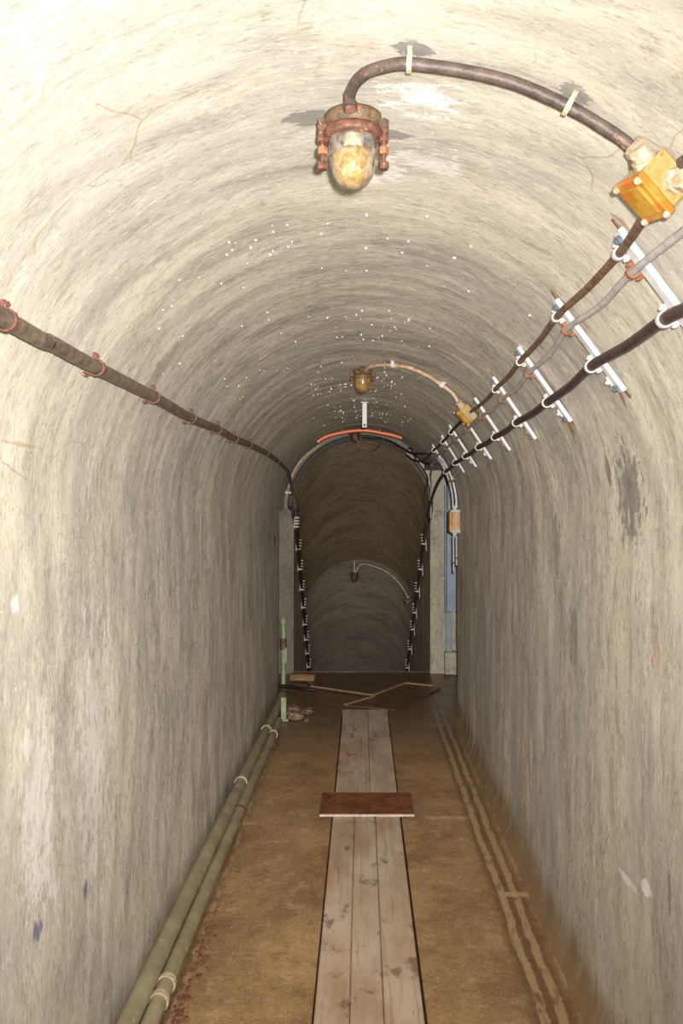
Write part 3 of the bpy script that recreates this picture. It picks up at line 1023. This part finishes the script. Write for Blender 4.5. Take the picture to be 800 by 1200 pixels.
# ------------------------------------------------------------------ bracket bars on the right with three cables
BARS = [((730, 263), (822, 417)), ((654, 348), (725, 461)), ((609, 404), (664, 496)), ((579, 440), (624, 516)), ((557, 465), (595, 529)),
        ((540, 483), (574, 539)), ((527, 497), (556, 548)), ((517, 510), (543, 554)), ((506, 521), (531, 562))]
FR = [(0.12, 0.275, 0.655), (0.12, 0.265, 0.655), (0.14, 0.30, 0.68), (0.15, 0.31, 0.675), (0.15, 0.30, 0.69), (0.14, 0.30, 0.69), (0.14, 0.3, 0.70), (0.14, 0.3, 0.70), (0.14, 0.3, 0.74)]
RAD = (0.0085, 0.0078, 0.0125)
ORD = ['nearest to', 'second from', 'third from', 'fourth from', 'fifth from', 'sixth from', 'seventh from', 'eighth from', 'ninth from']
cross = [[], [], []]
bars = []
for k, (pa, pb) in enumerate(BARS):
    A, B = surf(*pa, 0.009), surf(*pb, 0.009)
    ym = (A.y + B.y) / 2
    # square to the tunnel: keep angle, one depth
    A, B = Vector((A.x, ym, A.z)), Vector((B.x, ym, B.z))
    for q in (A, B):
        d = Vector((q.x - CX, 0, q.z - CZ))
        d = d.normalized() * (R - 0.009)
        q.x, q.z = CX + d.x, CZ + d.z
    t_ = (B - A).normalized()
    n_ = inward((A + B) / 2)
    ax = Vector((0, 1, 0))
    bars.append((A, B, t_, n_, ym))
    for c in range(3):
        f = FR[k][c]
        cross[c].append(A.lerp(B, f) + n_ * (0.007 + RAD[c]))
mids = [[], [], []]
for c in range(3):
    pts = []
    for k in range(9):
        p = cross[c][k]
        pts.append(p)
        if k < 8:
            q = cross[c][k + 1]
            m_ = (p + q) / 2
            sag = (0.004, 0.009, 0.005)[c]
            pts.append(m_ + bars[k][2] * sag - bars[k][3] * 0.004)
    mids[c] = pts
# top cable runs from the first box to the second and on; the others come from behind the camera
BOX1 = surf(771, 214, 0.035)
BOX2 = surf(547, 484, 0.035)
c1 = curve([BOX1 + Vector((0.0, 0.05, -0.03))] + mids[0][:8] + [BOX2 + Vector((0.012, -0.03, 0.0))], 8)
c1b = curve([BOX2 + Vector((0.0, 0.05, -0.012))] + mids[0][12:] + [Vector((0.52, 6.6, 2.0)), Vector((0.50, 7.3, 2.03)), Vector((0.42, 7.66, 2.10))], 8)
g0 = mids[1][0]
c2 = curve([g0 + Vector((0.01, -1.6, 0.0)), g0 + Vector((0.006, -0.45, -0.004))] + mids[1] + [Vector((0.58, 6.5, 1.93)), Vector((0.62, 7.2, 1.9)), Vector((0.66, 7.6, 1.8)), Vector((0.66, 7.64, 1.5))], 8)
l0 = mids[2][0]
r_end = [at(513, 566, 6.5), at(506, 584, 7.1), at(500.5, 605, 7.64)]
c3 = curve([l0 + Vector((0.01, -1.8, 0.01)), l0 + Vector((0.0, -0.35, -0.012))] + mids[2] + r_end, 8)
k1 = single('ceiling_cable', MB().tube(c1, RAD[0], 10, wob=0.08), 'cable_rust', 'thin rusty brown cable on the bracket bars between both amber boxes', 'cable')
k1b = single('ceiling_cable', MB().tube(c1b, RAD[0], 10), 'cable_black', 'thin dark cable leaving the farther amber box towards the stair arch', 'cable')
k2 = single('ceiling_cable', MB().tube(c2, RAD[1], 10, wob=0.04), 'cable_grey', 'light grey cable in the middle of the bracket bars', 'cable')
k3 = single('ceiling_cable', MB().tube(c3, RAD[2], 12, wob=0.05), 'cable_dark', 'thick dark cable along the lower ends of the bracket bars', 'cable')
for k, (A, B, t_, n_, ym) in enumerate(bars):
    ax = Vector((0, 1, 0))
    C = (A + B) / 2
    lab = 'white steel cable bracket bar on the right vault, %s the nearer amber junction box' % ORD[k]
    t = thing('cable_bracket', lab, 'bracket', tuple(C), 'bracket bars along the right vault')
    L = (B - A).length / 2
    mbx = MB().box(C, (L, 0.0155, 0.003), (t_, ax, n_))
    link('bar', mbx.box(C + n_ * 0.0, (L, 0.0015, 0.0065), (t_, ax, n_)), 'white', t) if False else link('bar', MB().box(C - n_ * .001, (L, 0.0150, 0.0065), (t_, ax, n_), bev=.0025), 'white', t)
    for e, s in ((A, 1), (B, -1)):
        q = e + t_ * s * 0.016
        link('bolt', MB().bolt(q + n_ * .005 - ax * 0.006 * 0, n_, 0.009, 0.014), 'bluebolt', t)
        link('end_lug', MB().box(e - t_ * s * 0.012 - n_ * 0.006, (0.012, 0.004, 0.002), (t_, ax, n_)), 'cable_rust', t)
    for c in range(3):
        if c == 0 and k in (4, 5):
            continue
        f = FR[k][c]
        src = (c1 if k < 5 else c1b, c2, c3)[c]
        p = at_y(src, ym + 0.024)
        saddle(t, p, ax, t_, n_, RAD[c], ('whiteclip', 'rust_orange', 'whiteclip')[c], 0.010, 0.009)
    # spare loose clamp on the lower end
    p = A.lerp(B, 0.86) + ax * 0.02 + n_ * .004
    if k in (1, 2, 3, 4, 5, 6):
        link('spare_clamp', MB().box(p, (0.014, 0.006, 0.005), (t_, ax, n_), bev=.002).bolt(p + n_ * .004, n_, .006, .01), 'rust_orange' if k in (3, 4) else 'whiteclip', t)

# ------------------------------------------------------------------ junction boxes
def junction_box(name, label, c, n_, t_, hw, hh, hd, rot=0.0, m='amber', glands=()):
    """cast box on the lining: t_ down along the wall, ax along the tunnel, lid towards n_"""
    ax = Vector((0, 1, 0))
    t2 = (t_ * math.cos(rot) + ax * math.sin(rot)).normalized()
    a2 = n_.cross(t2).normalized()
    o = thing(name, label, 'junction box', tuple(c))
    link('body', MB().box(c, (hh, hw, hd), (t2, a2, n_), bev=0.006), 'amber_pale', o)
    lid = link('lid', MB().box(c + n_ * (hd + .006), (hh * 1.06, hw * 1.06, 0.007), (t2, a2, n_), bev=0.003).box(c + n_ * (hd + .014), (hh * .72, hw * .72, 0.003), (t2, a2, n_), bev=0.002), m, o)
    lid['_w'] = tuple(o['_w'])
    for i in (-1, 1):
        for j in (-1, 1):
            link('screw', MB().bolt(c + t2 * i * hh * .9 + a2 * j * hw * .9 + n_ * (hd + .012), n_, 0.006, 0.008), 'gland', lid)
    for (di, dj, mm) in glands:
        d = (t2 * di + a2 * dj).normalized()
        e = hh if abs(di) > abs(dj) else hw
        link('gland', MB().lathe(c + d * e * 0.9, [(0.0, 0), (0.019, 0), (0.019, .014), (0.015, .015), (0.015, .024), (0.0175, .025), (0.0175, .036), (0.0, .036)], d, 8, False), mm, o)
    return o


n1 = inward(BOX1)
t1 = Vector((0, 1, 0)).cross(n1)
if t1.z > 0:
    t1 = -t1
junction_box('junction_box', 'amber junction box with corroded glands beside the glass lamp\'s cable', BOX1, n1, t1, 0.035, 0.038, 0.026, 0.25, 'amber', ((-1, 0.25, 'gland'), (0.0, -1, 'rust_orange'), (0.2, 1, 'gland')))
n2 = inward(BOX2)
t2_ = Vector((0, 1, 0)).cross(n2)
if t2_.z > 0:
    t2_ = -t2_
junction_box('junction_box', 'amber junction box at the end of the tan lamp cable', BOX2, n2, t2_, 0.036, 0.042, 0.026, 0.25, 'amber', ((-1, 0.25, 'gland'), (0.0, -1, 'castdark'), (0.2, 1, 'gland')))
# stub of brown cable leaving the first box out of the picture
e = BOX1 + Vector((0.02, -0.06, 0.0))
single('ceiling_cable', MB().tube(curve([BOX1 + Vector((0.02, -0.045, 0.01)), BOX1 + Vector((0.045, -0.15, 0.0)), BOX1 + Vector((0.07, -0.5, -0.03)), BOX1 + Vector((0.07, -1.6, -0.03))], 8), 0.0115), 'cable_brown',
       'brown cable leaving the nearer amber box away from the stairs', 'cable')

# ------------------------------------------------------------------ lamps
def lamp(name, label, base, dome_mat, old=False, s=1.0, iron='castiron', arms=True):
    """bulkhead lamp hanging straight down from base: cast ring, swing bolts and a glass dome"""
    base = Vector(base)
    D = Vector((0, 0, -1))
    o = thing(name, label, 'lamp', tuple(base))
    link('base', MB().lathe(base, [(0.0, -.004), (.050 * s, -.004), (.050 * s, .010), (.044 * s, .014), (.042 * s, .026), (0.0, .026)], D, 24), iron, o)
    rg = link('clamp_ring', MB().lathe(base, [(.038 * s, .022), (.051 * s, .022), (.053 * s, .026), (.053 * s, .035), (.049 * s, .039), (.038 * s, .039)], D, 24), iron if old else 'rust_red', o)
    prof = [(.0435, .030), (.0435, .045), (.043, .062), (.0405, .082), (.035, .100), (.026, .114), (.014, .122), (.0001, .125)]
    if old:
        prof = [(.043, .030), (.043, .046), (.0415, .062), (.037, .080), (.029, .095), (.017, .105), (.0001, .109)]
        link('dome', MB().lathe(base, [(r * s, h) for r, h in prof], D, 28), dome_mat, o)
    else:
        gl = link('dome', MB().lathe(base, [(r * s, h) for r, h in prof], D, 28), 'glass', o)
        mbx = MB()
        rows = [(.026, .056), (.033, .060), (.0385, .070), (.0385, .080), (.033, .099), (.0245, .112), (.013, .119), (.0001, .122)]
        vs, fs = [], []
        for i, (r, h) in enumerate(rows):
            for k in range(24):
                a = 2 * math.pi * k / 24
                q = r * s * (1 + .10 * noise.noise(Vector((math.cos(a) * 2.2, math.sin(a) * 2.2, h * 60))))
                q = min(q, r * s * 1.03)
                vs.append(base + D * (h + (0.006 * noise.noise(Vector((math.cos(a) * 2, math.sin(a) * 2, 4))) if i < 3 else 0)) + Vector((q * math.cos(a), q * math.sin(a), 0)))
        for i in range(len(rows) - 1):
            for k in range(24):
                a, b_ = i * 24 + k, i * 24 + (k + 1) % 24
                fs.append((a, b_, b_ + 24, a + 24))
        fs.append(tuple(range(24)))
        link('amber_crust', mbx.add(vs, fs, None, True), 'gold', o)
        link('socket', MB().lathe(base, [(0.0, .02), (.018, .02), (.018, .05), (.014, .058), (0.0, .058)], D, 12), 'gland', o)
    if arms:
        for i, a in enumerate((math.radians(-6), math.radians(186))):
            d = Vector((math.cos(a), math.sin(a), 0))
            c = base + d * .054 * s
            lug = link('swing_bolt', MB().box(c + D * .020, (0.0085, 0.008, 0.009), (d, Vector((-d.y, d.x, 0)), Vector((0, 0, 1))), bev=.002)
                       .tube([c + D * .012, c + D * (.088 if i < 2 and not old else .050)], 0.004, 8), 'rust_red', o)
            lug['_w'] = tuple(o['_w'])
            hs = (.004, .030, .052, .078) if (i < 2 and not old) else (.004, .034)
            for j, h in enumerate(hs):
                link('nut', MB().lathe(c + D * h, [(0.0, 0), (.0085, 0), (.0095, .003), (.0095, .010), (.0085, .013), (0.0, .013)], D, 6, False), ('castiron', 'rust_red', 'rust_orange', 'rust_red')[j], lug)
    # cable gland on the top rim, towards the camera side where the cable enters
    link('gland', MB().lathe(base + Vector((-0.004, -0.052, -0.012)), [(0.0, 0), (.0125, 0), (.0125, .014), (.010, .016), (.010, .03), (0, .03)], (-.05, -.7, .75), 8, False), 'rust_red', o)
    return o


Y1 = 1.40
L1 = Vector((-0.0155, Y1, 2.283))
lamp('bulkhead_lamp', 'glass bulkhead lamp half filled with golden crust, rusty swing bolts', L1, 'glass')
Y2 = 4.02
L2 = Vector((0.004, Y2, 2.288))
lamp('bulkhead_lamp', 'bulkhead lamp with brown stained dome hanging midway along the vault', L2, 'brown_dome', True)

# lamp cables along the vault
def vault_cable(pix, r, off, m, label, first=None, last=None):
    pts = ([first] if first else []) + [surf(px, py, off) for px, py in pix] + ([last] if last else [])
    path = curve(pts, 8)
    o = single('lamp_cable', MB().tube(path, r, 12, wob=0.06), m, label, 'cable')
    return o, path


lc1, pth1 = vault_cable([(410, 112), (416, 98), (430, 85), (455, 77), (480, 75), (530, 81), (580, 91), (620, 104), (665, 125), (705, 148), (738, 172)], 0.0098, 0.015, 'cable_brown',
                        'brown cable curving over the vault from the glass lamp to its box', L1 + Vector((-0.005, -0.066, -0.010)), BOX1 - t1 * 0.045 + Vector((0, 0, -.004)))
for px, py in ((479, 75), (665, 125)):
    p = surf(px, py, 0.015)
    p = min(pth1, key=lambda q: (q - p).length)
    i_ = pth1.index(p)
    ax = (pth1[i_ + 1] - pth1[i_ - 1]).normalized()
    n_ = inward(p)
    saddle(lc1, p, ax, ax.cross(n_), n_, 0.0105, 'gland', 0.008, 0.007)
lc2, pth2 = vault_cable([(433, 430), (445, 428), (461, 428), (480, 431), (500, 440), (517, 451), (530, 461)], 0.009, 0.014, 'cable_tan',
                        'tan cable curving over the vault from the brown lamp to its box', L2 + Vector((0.012, -0.05, -0.006)), BOX2 - t2_ * 0.05)
for px, py in ((461, 428), (517, 451)):
    p = surf(px, py, 0.014)
    p = min(pth2, key=lambda q: (q - p).length)
    i_ = pth2.index(p)
    ax = (pth2[i_ + 1] - pth2[i_ - 1]).normalized()
    n_ = inward(p)
    saddle(lc2, p, ax, ax.cross(n_), n_, 0.0098, 'white', 0.018, 0.008)

# white hanger strip below the crown
h = surf(427, 471, 0.0)
t = thing('ceiling_hanger', 'short white flat strip hanging from the crown near the stair arch', 'hanger', (h.x, h.y, h.z))
link('strip', MB().box((h.x, h.y, h.z - 0.085), (0.015, 0.004, 0.085), bev=.001), 'white', t)
link('foot_plate', MB().box((h.x, h.y, h.z - 0.004), (0.024, 0.02, 0.004), bev=.001), 'white', t)
link('eye_bolt', MB().bolt((h.x, h.y - .003, h.z - 0.155), (0, -1, 0), 0.009, 0.012), 'castdark', t)

# ------------------------------------------------------------------ landing: lamp, orange conduit and black cables on the header
lamp('bulkhead_lamp', 'small dark bulkhead lamp hanging in front of the arch crown under the orange conduit', (-0.068, 7.615, 2.33), 'castdark', True, 1.0, 'castdark')
OC = [at(px, py, 6.85) for px, py in ((370, 515.5), (382, 511.5), (400, 507), (415, 504.8), (430, 504.6), (445, 507), (460, 510), (472, 511))]
for q in OC:
    d = Vector((q.x - CX, 0, q.z - CZ))
    if d.length > 0.700:
        d = d.normalized() * 0.700
        q.x, q.z = CX + d.x, CZ + d.z
oc = single('orange_conduit', MB().tube(curve(OC, 6), 0.0145, 10), 'orange', 'bright orange plastic conduit arched over the stair opening', 'conduit')
for i in (2, 5):
    link('clip', MB().box(OC[i] + Vector((0, 0, 0.016)), (0.012, 0.012, 0.016), bev=.003), 'castdark', oc)
LF = [(-0.068, 7.58, 2.31), at(420, 520, 7.58), at(428, 526, 7.58), at(436, 528, 7.58), at(443, 524, 7.3), at(449, 513, 6.88)]
single('lamp_flex', MB().tube(curve(LF, 6), 0.006, 8), 'redcable', 'thin red-brown flex looping from the dark lamp up to orange conduit', 'cable')


def shaft_line(sg, d, off):
    """cable on a stair shaft wall: d metres above the line of brackets"""
    pts = []
    for y in (7.78, 8.2, 8.7, 9.2, 9.7, 10.2, 10.8, 11.4):
        z = 1.42 - 0.76 * (y - 7.7)
        w = SR - off - (0.0 if y > KINK else 0)
        dy, dz = d * 0.6, d * 0.8
        pts.append(Vector((X_S(y) + sg * w, y + dy, z + dz + 0.006 * noise.noise(Vector((y * 2, sg, d * 40))))))
    return pts


def arch_pts(r, y, a0, a1, n=9):
    return [Vector((r * math.cos(a0 + (a1 - a0) * i / n), y, CZ + r * math.sin(a0 + (a1 - a0) * i / n))) for i in range(n + 1)]


for i, (r, d, lab) in enumerate(((0.674, 0.0, 'black cable following the inner edge of the stair arch'), (0.706, 0.032, 'black cable following the stair arch outside the innermost one'))):
    left = shaft_line(-1, d, 0.028)
    path = list(reversed(left)) + [Vector((-0.665, 7.66, 1.52 + d))] + arch_pts(r, HEAD - .025, math.pi * 0.985, math.pi * 0.30, 12)
    if i == 0:
        path += arch_pts(r, HEAD - .025, math.pi * 0.26, math.pi * 0.02, 4) + [Vector((0.655, 7.68, 1.50))] + shaft_line(1, 0.0, 0.045)
    else:
        path += [Vector((0.52, 7.64, 2.10)), Vector((0.56, 7.3, 2.02)), Vector((0.585, 6.7, 1.96))]
    single('arch_cable', MB().tube(curve(path, 5), 0.013, 10), 'cable_black', lab, 'cable')
# the left wall cable and the two right hand cables go on down the shaft
single('stair_cable', MB().tube(curve([LPc[-1]] + shaft_line(-1, -0.034, 0.028), 6), 0.0145, 10), 'cable_black', 'lowest black cable on the left wall of the stairs', 'cable')
single('stair_cable', MB().tube(curve([c3[-1]] + shaft_line(1, -0.034, 0.045), 6), 0.0135, 10), 'cable_dark', 'lowest dark cable on the right wall of the stairs', 'cable')
single('stair_cable', MB().tube(curve([c2[-1]] + shaft_line(1, 0.034, 0.045), 6), 0.010, 10), 'cable_black', 'uppermost dark cable on the right wall of the stairs', 'cable')
# slack cables in the right corner of the landing
def at(px, py, Y, _at=at):
    p = _at(px, py, Y)                    # keep clear of the vault
    d = Vector((p.x, 0, p.z - CZ))
    lim = 0.735 if Y > END_V else 0.700
    if p.z > CZ and d.length > lim:
        d = d.normalized() * lim
        p.x, p.z = d.x, CZ + d.z
    return p


single('slack_cable', MB().tube(curve([at(484, 518, 7.62), at(483, 527, 7.55), at(488, 540, 7.5), at(496, 551, 7.5), at(501, 563, 7.55), at(497, 578, 7.62), at(495, 600, 7.64)], 6), 0.0085, 8), 'cable_black',
       'slack black cable drooping down the right corner of the arch', 'cable')
single('slack_cable', MB().tube(curve([at(489, 533, 7.3), at(496, 541, 7.2), at(504, 545, 7.0), at(511, 545, 6.6), at(514, 540, 6.2)], 6), 0.006, 8), 'redcable', 'thin brown flex looping beside the slack black cable', 'cable')
single('slack_cable', MB().tube(curve([at(425, 513, 7.66), at(450, 515, 7.6), at(470, 525, 7.5), at(482, 530.5, 7.4), at(500, 530.5, 6.9), at(508, 527, 6.3)], 6), 0.009, 8), 'cable_black',
       'black cable sagging across the right half of the arch crown', 'cable')
single('conduit_pipe', MB().tube(curve([at(338, 572, 7.5), at(341, 560, 7.5), at(348, 543, 7.5), at(358, 530, 7.55), at(372, 519, 7.6)], 6), 0.012, 10), 'cable_tan', 'pale conduit bent around the left corner of the stair arch', 'conduit')
t = thing('wall_bracket', 'pale steel bracket on the left jamb of the stair arch', 'bracket', tuple(at(334, 577, 7.6)))
link('plate', MB().box(at(334.5, 577, 7.62) + Vector((0, .03, 0)), (0.045, 0.02, 0.012), bev=.003), 'gland', t)
link('bolt', MB().bolt(at(336, 577, 7.6), (0, -1, 0), 0.012, 0.02), 'white', t)

# brackets of the stair shaft
WORD = ['topmost', 'second', 'third', 'fourth', 'fifth', 'sixth', 'seventh', 'eighth', 'ninth']
for sg, ys, side in ((-1, (612, 638, 662, 686, 707, 727, 745, 761, 777), 'left'), (1, (632, 662, 688, 713, 733, 756, 778), 'right')):
    for k, py in enumerate(ys):
        # height of the cable line along the shaft at that height of the picture
        s_ = (PY - py) / F
        y = (1.42 + 0.76 * 7.7 - EYE) / (s_ + 0.76)
        z = EYE + s_ * y
        w = SR - (0.0 if y > KINK else 0)
        x = X_S(y) + sg * w
        n_ = Vector((-sg, 0, 0))
        t_ = Vector((0, 0.6, 0.8))
        ax = Vector((0, 0.8, -0.6))
        off = 0.028 if sg < 0 else 0.045
        base = Vector((x, y, z))
        o = thing('stair_bracket', '%s white cable bracket down the %s wall of the stairs' % (WORD[k], side), 'bracket', tuple(base), 'cable brackets on the %s stair wall' % side)
        link('bar', MB().box(base + n_ * (off - .018) - t_ * (0 if sg < 0 else 0.03), (0.075 if sg < 0 else 0.10, 0.011, 0.004), (t_, ax, n_), bev=.001), 'white', o)
        link('spacer', MB().box(base + n_ * (off - .018) * .5, (0.01, 0.008, (off - .018) * .5 + .004), (t_, ax, n_)), 'castdark', o)
        for d in (-0.054, -0.017, 0.016, 0.054):
            link('nut', MB().bolt(base + t_ * d + n_ * (off - .012), n_, 0.0105, 0.044), 'whiteclip', o)

# lamp of the stair shaft with its cable and box
zk = CZ + Z_S(KINK) + SR - .03
t = lamp('pendant_lamp', 'dark lamp on a pale rod hanging down the stair shaft', (X_S(KINK) - 0.06, KINK + 0.02, zk - 0.125), 'castdark', True, 1.0, 'castdark')
link('rod', MB().tube([(X_S(KINK) - 0.06, KINK + .02, zk + .01), (X_S(KINK) - 0.06, KINK + .02, zk - .125)], 0.0095, 8), 'cable_tan', t)
SC = []
for a in (math.radians(88), math.radians(74), math.radians(58), math.radians(42), math.radians(28), math.radians(20)):
    SC.append(Vector((X_S(KINK) + (SR - .05) * math.cos(a), KINK - .01, CZ + Z_S(KINK) + (SR - .05) * math.sin(a))))
single('lamp_cable', MB().tube(curve([Vector((X_S(KINK) - .05, KINK, zk - .12))] + SC, 6), 0.0075, 8), 'cable_tan', 'pale cable bending around the vault of the stairs to its lamp', 'cable')
e = SC[-1] + Vector((0.0, 0.0, -0.045))
o = thing('stair_junction_box', 'dark junction box on the right side of the stair vault', 'junction box', tuple(e))
link('body', MB().box(e, (0.045, 0.035, 0.05), bev=.01), 'castdark', o)
link('lid', MB().lathe(e + Vector((0, -.033, 0)), [(0, 0), (.036, 0), (.036, .008), (.03, .012), (0, .014)], (0, -1, 0), 12), 'castdark', o)
link('gland', MB().lathe(e + Vector((0, 0, .045)), [(0, 0), (.014, 0), (.014, .02), (0, .02)], (0, 0, 1), 8), 'white', o)

# ------------------------------------------------------------------ box with conduits at the end of the right wall
bc = Vector((0.690, 5.93, 1.50))
o = thing('wall_junction_box', 'upright amber and grey junction box at the end of the right wall', 'junction box', tuple(bc))
link('body', MB().box(bc + Vector((0.008, 0, 0)), (0.032, 0.045, 0.085), bev=.010), 'gland', o)
link('lid', MB().box(bc + Vector((-0.034, 0, 0)), (0.012, 0.048, 0.082), bev=.008), 'amber', o)
link('front_plate', MB().box(bc + Vector((0.008, -0.047, 0)), (0.018, 0.004, 0.055), bev=.002), 'amber', o)
for z in (0.075, -0.075):
    link('flange', MB().box(bc + Vector((0.005, 0, z)), (0.036, 0.05, 0.012), bev=.004), 'cable_grey', o)
link('gland', MB().lathe(bc + Vector((0, 0, .08)), [(0, 0), (.018, 0), (.018, .02), (.013, .022), (.013, .04), (0, .04)], (0, 0, 1), 10), 'whiteclip', o)
link('gland', MB().lathe(bc + Vector((0, 0, -.08)), [(0, 0), (.018, 0), (.018, .02), (.013, .022), (.013, .035), (0, .035)], (0, 0, -1), 10), 'whiteclip', o)
for i, (dx, lab, m) in enumerate(((-0.012, 'pale conduit rising from the upright wall box nearer the doorway', 'cable_grey'), (0.014, 'pale conduit rising from the upright wall box nearer the wall', 'white'))):
    pth = [bc + Vector((dx, 0, 0.10)), bc + Vector((dx - .006, -.005, 0.19)), bc + Vector((dx - .03, -.01, 0.30)), bc + Vector((dx - .075, -.04, 0.40)), bc + Vector((dx - .12, -.10, 0.46))]
    q = single('conduit_pipe', MB().tube(curve(pth, 6), 0.0085, 8), m, lab, 'conduit')
    link('clip', ring(pth[2], (pth[3] - pth[2]), 0.008, 0.013, 0.016, 10), 'rust_red', q)
for i, (dx, ln, lab) in enumerate(((-0.010, 0.27, 'longer pale conduit below the upright wall box'), (0.012, 0.22, 'shorter pale conduit below the upright wall box'))):
    q = single('conduit_pipe', MB().tube([bc + Vector((dx, 0, -0.11)), bc + Vector((dx + .004, 0.01, -0.11 - ln))], 0.0075, 8), 'cable_grey', lab, 'conduit')
    link('clip', ring(bc + Vector((dx + .003, .006, -.11 - ln * .75)), (0, 0, 1), 0.007, 0.012, 0.014, 10), 'rust_red', q)

# ------------------------------------------------------------------ loose flakes and water beads
mb = MB()
for i in range(240):
    y = 2.0 + abs(random.gauss(0, 0.55))
    x = -0.575 + random.gauss(0.0, 0.016)
    r = random.uniform(0.004, 0.013)
    a = random.uniform(0, 6.28)
    z = 0.003 + random.random() * 0.006
    vs = [(x + r * math.cos(a + k * 1.57) * random.uniform(.6, 1), y + r * math.sin(a + k * 1.57), z + random.uniform(-.002, .005)) for k in range(4)]
    vs += [(p[0], p[1], p[2] - .002) for p in vs]
    mb.add(vs, [(0, 1, 2, 3), (7, 6, 5, 4), (0, 4, 5, 1), (1, 5, 6, 2), (2, 6, 7, 3), (3, 7, 4, 0)])
o = single('rust_flakes', mb, 'flake', 'red-brown rust flakes scattered beside the thinner green pipe', 'rust flakes')
o['kind'] = 'stuff'

mb = MB()
def bead(u, v, r):
    a = math.pi - (u - UW) / R
    n = Vector((-math.cos(a), 0, -math.sin(a)))
    c = Vector((CX, v, CZ)) - n * (R - relief(u, v) - r * .35)
    t1 = Vector((0, 1, 0))
    t2 = n.cross(t1)
    vs = [c + n * r, c - n * r * .6]
    for k in range(6):
        q = 2 * math.pi * k / 6
        vs.append(c + (t1 * math.cos(q) + t2 * math.sin(q)) * r)
    fs = []
    for k in range(6):
        a_, b_ = 2 + k, 2 + (k + 1) % 6
        fs += [(0, a_, b_), (1, b_, a_)]
    mb.add(vs, fs, None, True)
crown = UW + R * math.pi / 2
for i in range(260):
    y = random.uniform(1.6, 6.6)
    if noise.noise(Vector((y * 2.1, 0, 4))) < -0.12:
        continue
    bead(crown + random.gauss(0.0, 0.17), y, random.uniform(0.0015, 0.0042) * (0.8 + y * 0.14))
for i in range(22):
    bead(crown + random.gauss(-0.02, 0.1), random.gauss(4.55, 0.12), random.uniform(0.003, 0.007))
for i in range(40):
    bead(crown + random.gauss(-0.45, 0.12), random.uniform(1.9, 3.6), random.uniform(0.0015, 0.004))
o = single('water_beads', mb, 'droplet_glint', 'small water beads painted white as flash glints, scattered over the vault crown', 'water beads')
o['kind'] = 'stuff'

for r_ in bpy.data.objects:
    if '_w' in r_:
        del r_['_w']
